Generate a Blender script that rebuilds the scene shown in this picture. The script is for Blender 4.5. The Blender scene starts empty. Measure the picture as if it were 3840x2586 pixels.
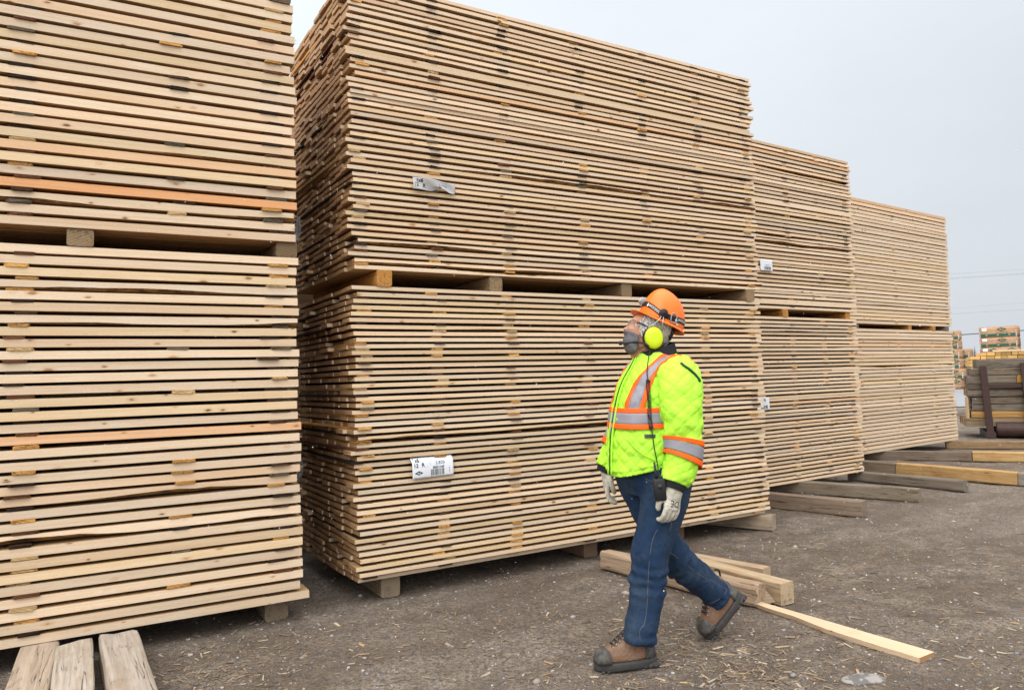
import bpy, bmesh, math, random
import numpy as np
from mathutils import Vector, Matrix, noise
from mathutils.bvhtree import BVHTree
sc = bpy.context.scene
COL = sc.collection
PI = math.pi
RNG = random.Random(7)

# ------------------------------------------------------------------ camera
FPX, PITCH, ROLL, CH = 2790.08, math.radians(2.6611), math.radians(-1.7192), 1.39849
cp, sp, cr, sr = math.cos(PITCH), math.sin(PITCH), math.cos(ROLL), math.sin(ROLL)
C_F = Vector((0, cp, sp)); _r = Vector((1, 0, 0)); _u = Vector((0, -sp, cp))
C_R = _r * cr + _u * sr
C_U = _u * cr - _r * sr
C_O = Vector((0, 0, CH))
cam = bpy.data.cameras.new('camera'); cam.sensor_width = 36; cam.lens = 36 * FPX / 3840
cam.clip_start = .05; cam.clip_end = 3000
co = bpy.data.objects.new('camera', cam); COL.objects.link(co)
m = Matrix.Identity(4)
for i in range(3):
    m[i][0] = C_R[i]; m[i][1] = C_U[i]; m[i][2] = -C_F[i]; m[i][3] = C_O[i]
co.matrix_world = m
sc.camera = co

def ray(px, py):                      # photograph pixel -> direction in the place
    return (C_F * FPX + C_R * (px - 1920) - C_U * (py - 1293)).normalized()
def G(px, py, z=0.0):                 # the ground point a pixel shows
    d = ray(px, py); return C_O + d * ((z - CH) / d.z)
def D(px, py, Y):                     # a point at distance Y
    d = ray(px, py); return C_O + d * (Y / d.y)

# ------------------------------------------------------------------ helpers
def mesh(name, V, Fc, mats=None, parent=None, smooth=False, link=True):
    me = bpy.data.meshes.new(name)
    me.from_pydata([tuple(v) for v in V], [], [tuple(f) for f in Fc])
    if mats is not None:
        for mm in (mats if isinstance(mats, (list, tuple)) else [mats]): me.materials.append(mm)
    if smooth: me.polygons.foreach_set('use_smooth', [True] * len(me.polygons))
    me.update()
    o = bpy.data.objects.new(name, me)
    if link: COL.objects.link(o)
    if parent is not None: o.parent = parent
    return o
def tag(o, label=None, cat=None, group=None, kind=None):
    if label: o['label'] = label
    if cat: o['category'] = cat
    if group: o['group'] = group
    if kind: o['kind'] = kind
    return o
def empty(name, loc=(0, 0, 0)):
    o = bpy.data.objects.new(name, None); o.location = loc; o.empty_display_size = .1
    COL.objects.link(o); return o
def setattrs(me, tone=None, bco=None, fk=None):
    if tone is not None:
        a = me.attributes.new('tone', 'FLOAT_COLOR', 'POINT')
        a.data.foreach_set('color', np.asarray(tone, np.float32).ravel())
    if bco is not None:
        a = me.attributes.new('bco', 'FLOAT_VECTOR', 'POINT')
        a.data.foreach_set('vector', np.asarray(bco, np.float32).ravel())
    if fk is not None:
        a = me.attributes.new('fk', 'FLOAT', 'FACE')
        a.data.foreach_set('value', np.asarray(fk, np.float32).ravel())
class MB:                              # collects simple shapes into one mesh
    def __init__(s): s.V = []; s.F = []
    def add(s, V, Fc):
        k = len(s.V); s.V += [tuple(v) for v in V]; s.F += [tuple(i + k for i in f) for f in Fc]
    def box(s, x0, x1, y0, y1, z0, z1, M=None):
        P = [Vector((x, y, z)) for x in (x0, x1) for y in (y0, y1) for z in (z0, z1)]
        if M is not None: P = [M @ p for p in P]
        s.add(P, [(0, 1, 3, 2), (4, 6, 7, 5), (0, 4, 5, 1), (2, 3, 7, 6), (0, 2, 6, 4), (1, 5, 7, 3)])
    def tube(s, pts, r, n=8, cap=True):
        pts = [Vector(p) for p in pts]
        rr = r if isinstance(r, (list, tuple)) else [r] * len(pts)
        rings = []; prev = None
        for i, p in enumerate(pts):
            t = (pts[min(i + 1, len(pts) - 1)] - pts[max(i - 1, 0)]).normalized()
            a = (prev - t * prev.dot(t)) if prev is not None else t.orthogonal()
            if a.length < 1e-6: a = t.orthogonal()
            a.normalize(); prev = a; b = t.cross(a)
            rings.append([p + (a * math.cos(2 * PI * j / n) + b * math.sin(2 * PI * j / n)) * rr[i] for j in range(n)])
        V = [v for rg in rings for v in rg]; Fc = []
        for i in range(len(pts) - 1):
            for j in range(n):
                Fc.append((i * n + j, i * n + (j + 1) % n, (i + 1) * n + (j + 1) % n, (i + 1) * n + j))
        if cap: Fc += [tuple(range(n))[::-1], tuple(range((len(pts) - 1) * n, len(pts) * n))]
        s.add(V, Fc)
    def ball(s, c, r, nu=12, nv=8):
        c = Vector(c); r = r if isinstance(r, (tuple, list)) else (r, r, r)
        V = [c + Vector((0, 0, r[2]))]
        for i in range(1, nv):
            for j in range(nu):
                V.append(c + Vector((r[0] * math.sin(PI * i / nv) * math.cos(2 * PI * j / nu), r[1] * math.sin(PI * i / nv) * math.sin(2 * PI * j / nu), r[2] * math.cos(PI * i / nv))))
        V.append(c - Vector((0, 0, r[2]))); Fc = []
        for j in range(nu): Fc.append((0, 1 + j, 1 + (j + 1) % nu))
        for i in range(nv - 2):
            for j in range(nu): Fc.append((1 + i * nu + j, 1 + (i + 1) * nu + j, 1 + (i + 1) * nu + (j + 1) % nu, 1 + i * nu + (j + 1) % nu))
        k = 1 + (nv - 2) * nu
        for j in range(nu): Fc.append((k + j, len(V) - 1, k + (j + 1) % nu))
        s.add(V, Fc)
    def build(s, name, mat, parent=None, smooth=False): return mesh(name, s.V, s.F, mat, parent, smooth)
def smoothcurve(pts, n):
    pts = [Vector(p) for p in pts]; out = []
    for i in range(len(pts) - 1):
        p0, p1, p2, p3 = pts[max(i - 1, 0)], pts[i], pts[i + 1], pts[min(i + 2, len(pts) - 1)]
        for k in range(n):
            t = k / n
            out.append(.5 * ((2 * p1) + (p2 - p0) * t + (2 * p0 - 5 * p1 + 4 * p2 - p3) * t * t + (3 * p1 - p0 - 3 * p2 + p3) * t ** 3))
    out.append(pts[-1]); return out
def interp(tab, x):                    # smooth table lookup, rows (x, v1, v2 ...)
    if x <= tab[0][0]: return tab[0][1:]
    if x >= tab[-1][0]: return tab[-1][1:]
    for i in range(len(tab) - 1):
        if tab[i][0] <= x <= tab[i + 1][0]:
            a, b = tab[i], tab[i + 1]; h = b[0] - a[0]; t = (x - a[0]) / h; o = []
            for k in range(1, len(a)):
                pa = tab[i - 1] if i else a; pb = tab[i + 2] if i + 2 < len(tab) else b
                ma = (b[k] - pa[k]) / (b[0] - pa[0]) * h; mb = (pb[k] - a[k]) / (pb[0] - a[0]) * h
                o.append((2 * t ** 3 - 3 * t * t + 1) * a[k] + (t ** 3 - 2 * t * t + t) * ma + (3 * t * t - 2 * t ** 3) * b[k] + (t ** 3 - t * t) * mb)
            return o
def text_mesh(s, size, bold=False):    # flat lettering outline as (verts, faces), baseline at the origin
    cu = bpy.data.curves.new('t', 'FONT'); cu.body = s; cu.size = size; cu.resolution_u = 3
    if bold: cu.offset = size * .034
    o = bpy.data.objects.new('t', cu); COL.objects.link(o)
    dg = bpy.context.evaluated_depsgraph_get(); dg.update()
    me = o.evaluated_get(dg).to_mesh()
    V = [v.co.copy() for v in me.vertices]; Fc = [tuple(p.vertices) for p in me.polygons]
    o.evaluated_get(dg).to_mesh_clear(); COL.objects.unlink(o); bpy.data.objects.remove(o); bpy.data.curves.remove(cu)
    return V, Fc
def apply_mods(o):
    dg = bpy.context.evaluated_depsgraph_get(); dg.update()
    me = bpy.data.meshes.new_from_object(o.evaluated_get(dg))
    old = o.data; o.modifiers.clear(); o.data = me; me.name = o.name
    bpy.data.meshes.remove(old); return o

# ------------------------------------------------------------------ materials
class NT:
    def __init__(s, name):
        s.m = bpy.data.materials.new(name); s.m.use_nodes = True; s.t = s.m.node_tree
        s.b = s.t.nodes['Principled BSDF']; s.b.inputs['Specular IOR Level'].default_value = .3
    def n(s, typ, **kw):
        nd = s.t.nodes.new(typ)
        for k, v in kw.items():
            if k in nd.inputs.keys(): s.inp(nd, k, v)
            else: setattr(nd, k, v)
        return nd
    def inp(s, nd, k, v):
        i = nd.inputs[k]
        if hasattr(v, 'is_output') or isinstance(v, bpy.types.NodeSocket): s.t.links.new(v, i)
        else: i.default_value = v
    def attr(s, nm): return s.n('ShaderNodeAttribute', attribute_name=nm)
    def scale(s, vec, sx, sy, sz):
        return s.n('ShaderNodeVectorMath', operation='MULTIPLY', **{}) if 0 else s._sc(vec, (sx, sy, sz))
    def _sc(s, vec, v):
        nd = s.t.nodes.new('ShaderNodeVectorMath'); nd.operation = 'MULTIPLY'
        s.t.links.new(vec, nd.inputs[0]); nd.inputs[1].default_value = v; return nd.outputs[0]
    def noise(s, vec, sc_, det=3, rough=.55, dist=0):
        nd = s.n('ShaderNodeTexNoise', Scale=sc_, Detail=det, Roughness=rough, Distortion=dist)
        if vec is not None: s.t.links.new(vec, nd.inputs['Vector'])
        return nd.outputs['Fac']
    def ramp(s, f, stops, interp='LINEAR'):
        nd = s.t.nodes.new('ShaderNodeValToRGB'); nd.color_ramp.interpolation = interp
        el = nd.color_ramp.elements
        while len(el) > 1: el.remove(el[-1])
        for i, (p, c) in enumerate(stops):
            e = el[0] if i == 0 else el.new(p)
            e.position = p; e.color = (c, c, c, 1) if isinstance(c, (int, float)) else (*c[:3], 1)
        s.t.links.new(f, nd.inputs[0]); return nd.outputs[0]
    def mix(s, f, a, b, blend='MIX'):
        nd = s.t.nodes.new('ShaderNodeMix'); nd.data_type = 'RGBA'; nd.blend_type = blend
        for k, v in ((0, f), (6, a), (7, b)):
            if isinstance(v, bpy.types.NodeSocket): s.t.links.new(v, nd.inputs[k])
            elif k == 0: nd.inputs[0].default_value = v
            else: nd.inputs[k].default_value = (*v[:3], 1)
        return nd.outputs[2]
    def math(s, op, a, b=0.0, clamp=False):
        nd = s.t.nodes.new('ShaderNodeMath'); nd.operation = op; nd.use_clamp = clamp
        for k, v in ((0, a), (1, b)):
            if isinstance(v, bpy.types.NodeSocket): s.t.links.new(v, nd.inputs[k])
            else: nd.inputs[k].default_value = v
        return nd.outputs[0]
    def bump(s, h, strength=.5, dist=.01):
        nd = s.n('ShaderNodeBump', Strength=strength, Distance=dist); s.t.links.new(h, nd.inputs['Height'])
        s.t.links.new(nd.outputs[0], s.b.inputs['Normal'])
    def out(s, col, rough=.7, metal=0):
        s.inp(s.b, 'Base Color', col if isinstance(col, bpy.types.NodeSocket) else (*col[:3], 1))
        s.inp(s.b, 'Roughness', rough); s.b.inputs['Metallic'].default_value = metal
        return s.m
def plain(name, c, rough=.6, metal=0, var=.12, sc_=40, bump=0, spec=.3, bsc=None):
    t = NT(name); tc = t.n('ShaderNodeTexCoord').outputs['Object']
    nz = t.noise(tc, sc_, 4, .6)
    col = t.mix(nz, tuple(max(0, x * (1 - var)) for x in c), tuple(x * (1 + var) for x in c))
    if bump: t.bump(t.noise(tc, bsc or sc_ * 3, 4, .6), bump, .004)
    t.b.inputs['Specular IOR Level'].default_value = spec
    return t.out(col, rough, metal)

def mat_sawn():                        # fresh sawn spruce: grain, knots, saw marks, end grain, bark on waney edges
    t = NT('sawn_spruce'); b = t.attr('bco').outputs['Vector']; tone = t.attr('tone'); fk = t.attr('fk').outputs['Fac']
    g1 = t.noise(t._sc(b, (.9, 26, 60)), 1.6, 5, .6, .5)
    col = t.mix(t.ramp(g1, [(.3, 0), (.72, 1)]), (.665, .535, .395), (.57, .425, .282))
    col = t.mix(t.ramp(t.noise(t._sc(b, (1.3, 5, 7)), 1.1, 3, .6), [(.52, 0), (.78, .7)]), col, (.60, .42, .275))
    col = t.mix(t.ramp(t.noise(t._sc(b, (2.2, 9, 16)), 1.3, 3, .6), [(.55, 0), (.75, .6)]), col, (.64, .555, .44))
    wide = t.mix(t.ramp(g1, [(.3, 0), (.72, 1)]), (.48, .315, .165), (.37, .225, .108))  # wide faces coloured darker and warmer than the edges, deepening shade in the gaps
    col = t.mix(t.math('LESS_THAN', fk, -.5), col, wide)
    # bluish-grey weather stain in a few spots
    col = t.mix(t.ramp(t.noise(t._sc(b, (.8, 3, 9)), 1.7, 5, .7), [(.70, 0), (.78, .5)]), col, (.30, .26, .20))
    vo = t.n('ShaderNodeTexVoronoi', Scale=1.0); t.t.links.new(t._sc(b, (12, 30, 28)), vo.inputs['Vector'])
    rnd = t.n('ShaderNodeSeparateColor'); t.t.links.new(vo.outputs['Color'], rnd.inputs[0])
    on = t.math('GREATER_THAN', rnd.outputs[0], .885)
    d = t.math('ADD', vo.outputs['Distance'], t.math('MULTIPLY', t.math('SUBTRACT', t.noise(t._sc(b, (70, 70, 90)), 1, 3), .5), .16))
    # knots of different sizes, some pale and some dark
    d = t.math('DIVIDE', d, t.math('ADD', .45, t.math('MULTIPLY', rnd.outputs[2], .85)))
    halo = t.math('MULTIPLY', t.ramp(d, [(.14, .65), (.42, 0)]), on)
    core = t.math('MULTIPLY', t.ramp(d, [(.09, .9), (.17, .65), (.22, 0)]), on)
    col = t.mix(halo, col, (.46, .27, .14))
    col = t.mix(core, col, t.mix(t.ramp(rnd.outputs[1], [(.35, 0), (.8, 1)]), (.42, .23, .11), (.12, .06, .032)))
    col = t.mix(1.0, col, tone.outputs['Color'], 'MULTIPLY')
    # end grain
    rg = t.n('ShaderNodeTexWave', wave_type='RINGS', rings_direction='X', Scale=34, Distortion=2.5, Detail=2)
    t.t.links.new(t._sc(b, (0, 1, 1)), rg.inputs['Vector'])
    en = t.mix(rg.outputs['Fac'], (.43, .265, .135), (.32, .18, .085))
    en = t.mix(t.ramp(t.noise(b, 9, 3), [(.4, 0), (.7, .7)]), en, (.29, .165, .085))
    en = t.mix(.8, en, t.mix(1.0, en, tone.outputs['Color'], 'MULTIPLY'))
    isend = t.math('MULTIPLY', t.math('GREATER_THAN', fk, .5), t.math('LESS_THAN', fk, 1.5))
    col = t.mix(isend, col, en)
    bk = t.mix(t.ramp(t.noise(t._sc(b, (14, 60, 60)), 1, 5, .7), [(.42, 0), (.6, 1)]), (.10, .05, .022), (.40, .24, .09))
    col = t.mix(t.math('GREATER_THAN', fk, 1.5), col, bk)
    h = t.math('ADD', t.noise(t._sc(b, (45, 120, 330)), 1, 4, .7), t.math('MULTIPLY', core, 1.2))
    fuzz = t.noise(t._sc(b, (70, 30, 190)), 1, 5, .75)
    col = t.mix(t.ramp(fuzz, [(.52, 0), (.74, .42)]), col, t.mix(1, col, (.66, .55, .43), 'MULTIPLY'))
    t.bump(h, .6, .0026)
    return t.out(col, .72)
def mat_weathered():                   # old timbers and laths: grain, checks, stains; the tone attribute is the wood's own colour
    t = NT('weathered_wood'); b = t.attr('bco').outputs['Vector']; tone = t.attr('tone').outputs['Color']; fk = t.attr('fk').outputs['Fac']
    g = t.noise(t._sc(b, (1.6, 30, 30)), 1.6, 6, .65, .6)
    col = t.mix(t.ramp(g, [(.3, 0), (.7, 1)]), t.mix(1, tone, (.68, .64, .60), 'MULTIPLY'), t.mix(1, tone, (1.15, 1.13, 1.1), 'MULTIPLY'))
    col = t.mix(t.ramp(t.noise(t._sc(b, (3, 8, 8)), 1.2, 5, .65), [(.5, 0), (.72, .7)]), col, t.mix(1, tone, (.72, .56, .42), 'MULTIPLY'))
    col = t.mix(t.ramp(t.noise(t._sc(b, (2.2, 7, 9)), 1.9, 6, .7), [(.6, 0), (.7, .75)]), col, t.mix(1, tone, (.38, .34, .30), 'MULTIPLY'))
    crack = t.ramp(t.noise(t._sc(b, (.8, 22, 22)), 1.5, 3, .5, .35), [(.485, 0), (.5, 1), (.515, 0)])
    crack = t.math('MULTIPLY', crack, t.ramp(t.noise(t._sc(b, (1.5, 5, 5)), 1.4, 2), [(.47, 0), (.54, 1)]))
    isend = t.math('GREATER_THAN', fk, .5)
    saw = t.n('ShaderNodeTexWave', bands_direction='DIAGONAL', Scale=38, Distortion=1.2, Detail=2)
    t.t.links.new(t._sc(b, (0, .45, 1)), saw.inputs['Vector'])
    en = t.mix(t.math('MULTIPLY', saw.outputs['Fac'], .55), t.mix(1, tone, (1.12, 1.1, 1.06), 'MULTIPLY'), t.mix(1, tone, (.55, .5, .45), 'MULTIPLY'))
    col = t.mix(t.math('MULTIPLY', isend, .75), col, en)
    col = t.mix(t.math('MULTIPLY', crack, .85), col, (.02, .016, .012))
    h = t.math('SUBTRACT', t.noise(t._sc(b, (12, 90, 90)), 1, 5, .7), t.math('MULTIPLY', crack, 1.5))
    t.bump(h, .7, .004)
    t.b.inputs['Specular IOR Level'].default_value = .12
    return t.out(col, .9)
def mat_ground():
    t = NT('dirt_gravel'); p = t.n('ShaderNodeTexCoord').outputs['Object']
    n0 = t.noise(p, .32, 4, .6, .8); n1 = t.noise(p, 1.15, 6, .66, .6); n2 = t.noise(p, 5.5, 6, .7); n3 = t.noise(p, 42, 5, .72); n4 = t.noise(p, 170, 4, .7)
    rut = t.n('ShaderNodeTexWave', bands_direction='Y', Scale=.55, Distortion=5, Detail=4); rut.inputs['Detail Scale'].default_value = 1.3
    rv = t.n('ShaderNodeMapping'); rv.inputs['Rotation'].default_value = (0, 0, -.54); t.t.links.new(p, rv.inputs['Vector']); t.t.links.new(rv.outputs[0], rut.inputs['Vector'])
    col = t.mix(t.ramp(n1, [(.40, 0), (.60, 1)]), (.168, .120, .082), (.312, .255, .200))
    col = t.mix(t.ramp(n2, [(.40, .75), (.56, 0)]), col, (.098, .072, .052))
    col = t.mix(t.ramp(n0, [(.45, 0), (.62, .65)]), col, (.325, .275, .228))
    col = t.mix(t.ramp(rut.outputs['Fac'], [(.62, 0), (.9, .38)]), col, (.130, .096, .068))
    col = t.mix(t.ramp(n3, [(.40, .75), (.56, 0)]), col, (.080, .060, .045))
    col = t.mix(t.ramp(n4, [(.56, 0), (.68, .7)]), col, (.345, .30, .25))
    h = t.math('ADD', t.math('MULTIPLY', n3, 1.0), t.math('MULTIPLY', n4, .55))
    for sc_, th, w in ((95.0, .55, .8), (46.0, .74, 1.3)):          # small stones bedded in the dirt
        vo = t.n('ShaderNodeTexVoronoi', Scale=sc_, Randomness=1.0); t.t.links.new(p, vo.inputs['Vector'])
        rn = t.n('ShaderNodeSeparateColor'); t.t.links.new(vo.outputs['Color'], rn.inputs[0])
        d = t.math('ADD', vo.outputs['Distance'], t.math('MULTIPLY', t.math('SUBTRACT', n4, .5), .25))
        on = t.math('GREATER_THAN', rn.outputs[0], th)
        peb = t.math('MULTIPLY', t.ramp(d, [(.27, 1), (.40, 0)]), on)
        rim = t.math('MULTIPLY', t.ramp(d, [(.34, 0), (.42, .7), (.55, 0)]), on)
        col = t.mix(rim, col, (.045, .035, .028))
        col = t.mix(t.math('MULTIPLY', peb, .9), col, t.mix(rn.outputs[1], (.12, .112, .108), (.36, .325, .285)))
        h = t.math('ADD', h, t.math('MULTIPLY', t.ramp(d, [(.0, 1), (.40, 0)], 'EASE'), t.math('MULTIPLY', on, w)))
    h = t.math('ADD', h, t.math('MULTIPLY', n2, 3.0))
    t.bump(h, 1.0, .018)
    return t.out(col, .95)
def mat_tone(name, rough=.8, var=.25, sc_=60):   # scatter pieces carrying their own colour
    t = NT(name); p = t.n('ShaderNodeTexCoord').outputs['Object']; tone = t.attr('tone').outputs['Color']
    col = t.mix(t.noise(p, sc_, 4, .6), t.mix(1, tone, (1 - var,) * 3, 'MULTIPLY'), t.mix(1, tone, (1 + var,) * 3, 'MULTIPLY'))
    return t.out(col, rough)

M_SAWN = mat_sawn(); M_OLD = mat_weathered(); M_GROUND = mat_ground(); M_PEB = mat_tone('pebble_stone', .75); M_CHIP = mat_tone('wood_splinter', .8)
M_PAPER = plain('tag_paper', (.66, .69, .74), .5, var=.05)
M_PAPERG = plain('worn_tag_paper', (.43, .43, .44), .6, var=.12, sc_=25)
M_INK = plain('black_ink', (.02, .02, .022), .6, var=.1)
M_INKG = plain('grey_ink', (.32, .33, .35), .6, var=.1)
# ------------------------------------------------------------------ world: overcast sky
def build_world():
    w = bpy.data.worlds.new('World'); sc.world = w; w.use_nodes = True
    nt = w.node_tree; bg = nt.nodes['Background']
    class W(NT):
        def __init__(s): s.t = nt
    t = W()
    sky = t.n('ShaderNodeTexSky', sky_type='NISHITA', sun_disc=False, sun_elevation=SUN_EL, sun_rotation=SUN_ROT)
    sky.air_density = 1.0; sky.dust_density = 5.0
    tc = t.n('ShaderNodeTexCoord').outputs['Generated']
    sx = t.n('ShaderNodeSeparateXYZ'); t.t.links.new(tc, sx.inputs[0])
    z = t.math('MAXIMUM', sx.outputs[2], 0.0)
    # overcast dome: brighter overhead and on the sun's side, thin uneven cloud
    sd = Vector((math.sin(SUN_AZ) * math.cos(SUN_EL), math.cos(SUN_AZ) * math.cos(SUN_EL), math.sin(SUN_EL)))
    dt = t.n('ShaderNodeVectorMath', operation='DOT_PRODUCT'); t.t.links.new(tc, dt.inputs[0]); dt.inputs[1].default_value = sd
    glow = t.ramp(t.math('ADD', t.math('MULTIPLY', dt.outputs['Value'], .5), .5), [(.40, 0), (.66, .45), (1, 1)], 'EASE')
    zen = t.ramp(z, [(.0, 0), (.46, .03), (1, 1)], 'EASE')
    side = t.math('MULTIPLY', sx.outputs[0], -.24)
    cl = t.math('MULTIPLY', t.math('SUBTRACT', t.noise(t._sc(tc, (1, 1, 2.2)), 2.3, 5, .6), .5), .17)
    low = t.math('MULTIPLY', t.ramp(z, [(0, 1), (.40, 0)]), -.10)
    val = t.math('ADD', t.math('ADD', 1.05, t.math('ADD', side, t.math('ADD', cl, low))), t.math('ADD', t.math('MULTIPLY', zen, ZEN), t.math('MULTIPLY', glow, GLOW)))
    warm = t.math('ADD', t.math('MULTIPLY', zen, .5), glow, clamp=True)
    tint = t.mix(warm, (.84, .895, .955), (1.0, .985, .965))
    ov = t.mix(1.0, tint, val, 'MULTIPLY')
    mixn = t.n('ShaderNodeMix'); mixn.data_type = 'RGBA'
    # a little of the clear sky's own colour shows through the cloud
    hs = t.n('ShaderNodeHueSaturation', Saturation=.35, Value=.10); t.t.links.new(sky.outputs[0], hs.inputs['Color'])
    fin = t.mix(.06, ov, hs.outputs[0])
    nt.links.new(fin, bg.inputs['Color']); bg.inputs['Strength'].default_value = 1.0
SUN_EL = math.radians(42); SUN_AZ = math.radians(200)        # azimuth from +Y towards +X
SUN_ROT = SUN_AZ; ZEN = 2.0; GLOW = 1.25
build_world()
sl = bpy.data.lights.new('sun', 'SUN'); sl.energy = 1.0; sl.angle = math.radians(35); sl.color = (1, .97, .93)
so = bpy.data.objects.new('sun', sl); COL.objects.link(so)
_d = -Vector((math.sin(SUN_AZ) * math.cos(SUN_EL), math.cos(SUN_AZ) * math.cos(SUN_EL), math.sin(SUN_EL)))
so.rotation_euler = _d.to_track_quat('-Z', 'Y').to_euler()
sc.view_settings.view_transform = 'Standard'; sc.view_settings.look = 'None'; sc.view_settings.exposure = 0; sc.view_settings.gamma = 1
sc.render.engine = 'CYCLES'; sc.cycles.use_denoising = True
sc.cycles.max_bounces = 8; sc.cycles.diffuse_bounces = 3

# ------------------------------------------------------------------ ground
def ground_h(x, y):
    return .014 * noise.noise(Vector((x * .7, y * .7, 3.3))) + .011 * noise.noise(Vector((x * 2.6, y * 2.6, 9.1))) + .006 * noise.noise(Vector((x * 7.5, y * 7.5, 1.1)))
def build_ground():
    n = 380; V = []; Fc = []
    def warp(t, c, near, far): return c + near * t * 1.2 + (far * t ** 7)
    for j in range(n + 1):
        for i in range(n + 1):
            u = i / n * 2 - 1; v = j / n * 2 - 1
            x = warp(u, 1.2, 6, 1500); y = warp(v, 6.0, 6, 1500)
            d = math.hypot(x - 1, y - 6)
            k = max(0, min(1, (30 - d) / 15))
            # flat under the stacks and timbers, small bumps elsewhere
            V.append((x, y, k * ground_h(x, y) - .006))
    for j in range(n):
        for i in range(n):
            a = j * (n + 1) + i; Fc.append((a, a + 1, a + n + 2, a + n + 1))
    o = mesh('ground', V, Fc, M_GROUND, smooth=True); tag(o, kind='structure')
    o['label'] = 'brown gravel and dirt yard littered with wood splinters'
    # pale wet road strip far behind
    t = NT('wet_road'); p = t.n('ShaderNodeTexCoord').outputs['Object']
    M = t.out(t.mix(t.noise(p, .6, 5), (.17, .18, .20), (.26, .27, .30)), .5)
    V = [(x, y, .02) for y in (25.5, 45) for x in (-60, 140)]
    r = mesh('road', V, [(0, 1, 3, 2)], M); tag(r, kind='structure')
build_ground()

def scatter():
    rng = random.Random(21)
    def spot(rmin, rmax):
        r = math.exp(rng.uniform(math.log(rmin), math.log(rmax))); a = rng.uniform(-.78, .80)
        return r * math.sin(a), r * math.cos(a)
    ico_v = []; bm = bmesh.new(); bmesh.ops.create_icosphere(bm, subdivisions=1, radius=1)
    iv = [v.co.copy() for v in bm.verts]; idx = {v: i for i, v in enumerate(bm.verts)}
    iff = [tuple(idx[v] for v in f.verts) for f in bm.faces]; bm.free()
    V = []; Fc = []; T = []
    for k in range(9000):
        x, y = spot(2.9, 22)
        s = rng.choice((.0028, .0035, .0045, .006)) * rng.uniform(.8, 1.5) * (1 + .035 * math.hypot(x, y))
        if rng.random() < .05: s *= rng.uniform(1.5, 2.4)
        M = Matrix.Rotation(rng.uniform(0, 6.3), 4, 'Z')
        sx, sy, sz = s * rng.uniform(.8, 1.6), s * rng.uniform(.7, 1.1), s * rng.uniform(.4, .8)
        z = ground_h(x, y) - .006 + sz * .25
        c = rng.choice(((.25, .24, .24), (.33, .31, .29), (.17, .165, .17), (.36, .31, .26), (.20, .21, .23), (.34, .315, .285)))
        j = rng.uniform(.6, 1.2); b = len(V)
        for v in iv:
            q = M @ Vector((v.x * sx * rng.uniform(.85, 1.15), v.y * sy, v.z * sz)); V.append((x + q.x, y + q.y, z + q.z))
            T.append((c[0] * j, c[1] * j, c[2] * j, 1))
        Fc += [tuple(i + b for i in f) for f in iff]
    o = mesh('pebbles', V, Fc, M_PEB, smooth=True); setattrs(o.data, tone=T); tag(o, 'small grey and tan stones strewn over the dirt yard', kind='stuff')
    V = []; Fc = []; T = []
    cl = [(G(2860, 2530), .20, 330), (G(2470, 2420), .30, 330), (G(760, 2500), .22, 260), (G(860, 2540), .16, 140), (G(2240, 2430), .35, 200), (G(1750, 2300), .5, 200), (G(3300, 2300), .6, 220), (G(3000, 2130), .5, 160), (G(3500, 2050), .8, 240), (G(2700, 2480), .25, 260), (G(1300, 2400), .4, 160), (G(3650, 2480), .3, 140)]
    pts = [(spot(2.9, 20), 1) for k in range(4200)]
    for c, s, n in cl: pts += [((rng.gauss(c.x, s), rng.gauss(c.y, s * 1.1)), .9) for k in range(n)]
    for (x, y), kk in pts:
        l = rng.choice((.008, .011, .015, .02, .028, .045)) * rng.uniform(.7, 1.4) * (1 + .03 * math.hypot(x, y)); wd = l * rng.uniform(.06, .22) + .0014; th = rng.uniform(.0012, .003)
        M = Matrix.Rotation(rng.uniform(0, 6.3), 4, 'Z') @ Matrix.Rotation(rng.gauss(0, .09), 4, 'Y') @ Matrix.Rotation(rng.gauss(0, .25), 4, 'X')
        z = ground_h(x, y) - .006 + th * .5 + abs(rng.gauss(0, .003))
        c = rng.choice(((.48, .37, .25), (.40, .30, .20), (.34, .25, .17), (.28, .21, .15), (.22, .17, .13), (.40, .26, .14), (.36, .31, .25), (.18, .13, .10), (.24, .18, .13)))
        j = rng.uniform(.5, .95); b = len(V); tp = rng.uniform(.2, 1)
        for xx, ww in ((-l / 2, 1), (l / 2, tp)):
            for yy in (-wd / 2, wd / 2):
                for zz in (-th / 2, th / 2):
                    q = M @ Vector((xx, yy * ww, zz)); V.append((x + q.x, y + q.y, z + q.z)); T.append((c[0] * j, c[1] * j, c[2] * j, 1))
        Fc += [tuple(i + b for i in f) for f in [(0, 1, 3, 2), (4, 6, 7, 5), (0, 4, 5, 1), (2, 3, 7, 6), (0, 2, 6, 4), (1, 5, 7, 3)]]
    o = mesh('wood_splinters', V, Fc, M_CHIP); setattrs(o.data, tone=T); tag(o, 'straw coloured wood splinters and bark strewn over the dirt', kind='stuff')
    # falling snow
    fl = MB()
    for k in range(560):
        a = rng.uniform(-.64, .62); d = rng.uniform(1.9, 9)
        r = rng.choice((.0016, .002, .0025, .003)) * (.42 + .09 * d)
        fl.ball((d * math.sin(a), d * math.cos(a), rng.uniform(.05, 2.3) if a > .30 or rng.random() < .72 else rng.uniform(1.5, 4.2)), (r, r, r * 1.15), 6, 4)
    o = fl.build('snowflakes', plain('snow', (.62, .64, .67), .6, var=.02)); tag(o, 'tiny white snowflakes drifting down across the yard', kind='stuff')
    # the flat half-buried stone
    mb = MB(); c = G(3235, 2548); mb.ball((0, 0, 0), (.105, .055, .018), 20, 10)
    V = [Vector(v) + Vector((noise.noise(Vector(v) * 30), noise.noise(Vector(v) * 30 + Vector((5, 0, 0))), .3 * noise.noise(Vector(v) * 40))) * .012 for v in mb.V]
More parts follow.
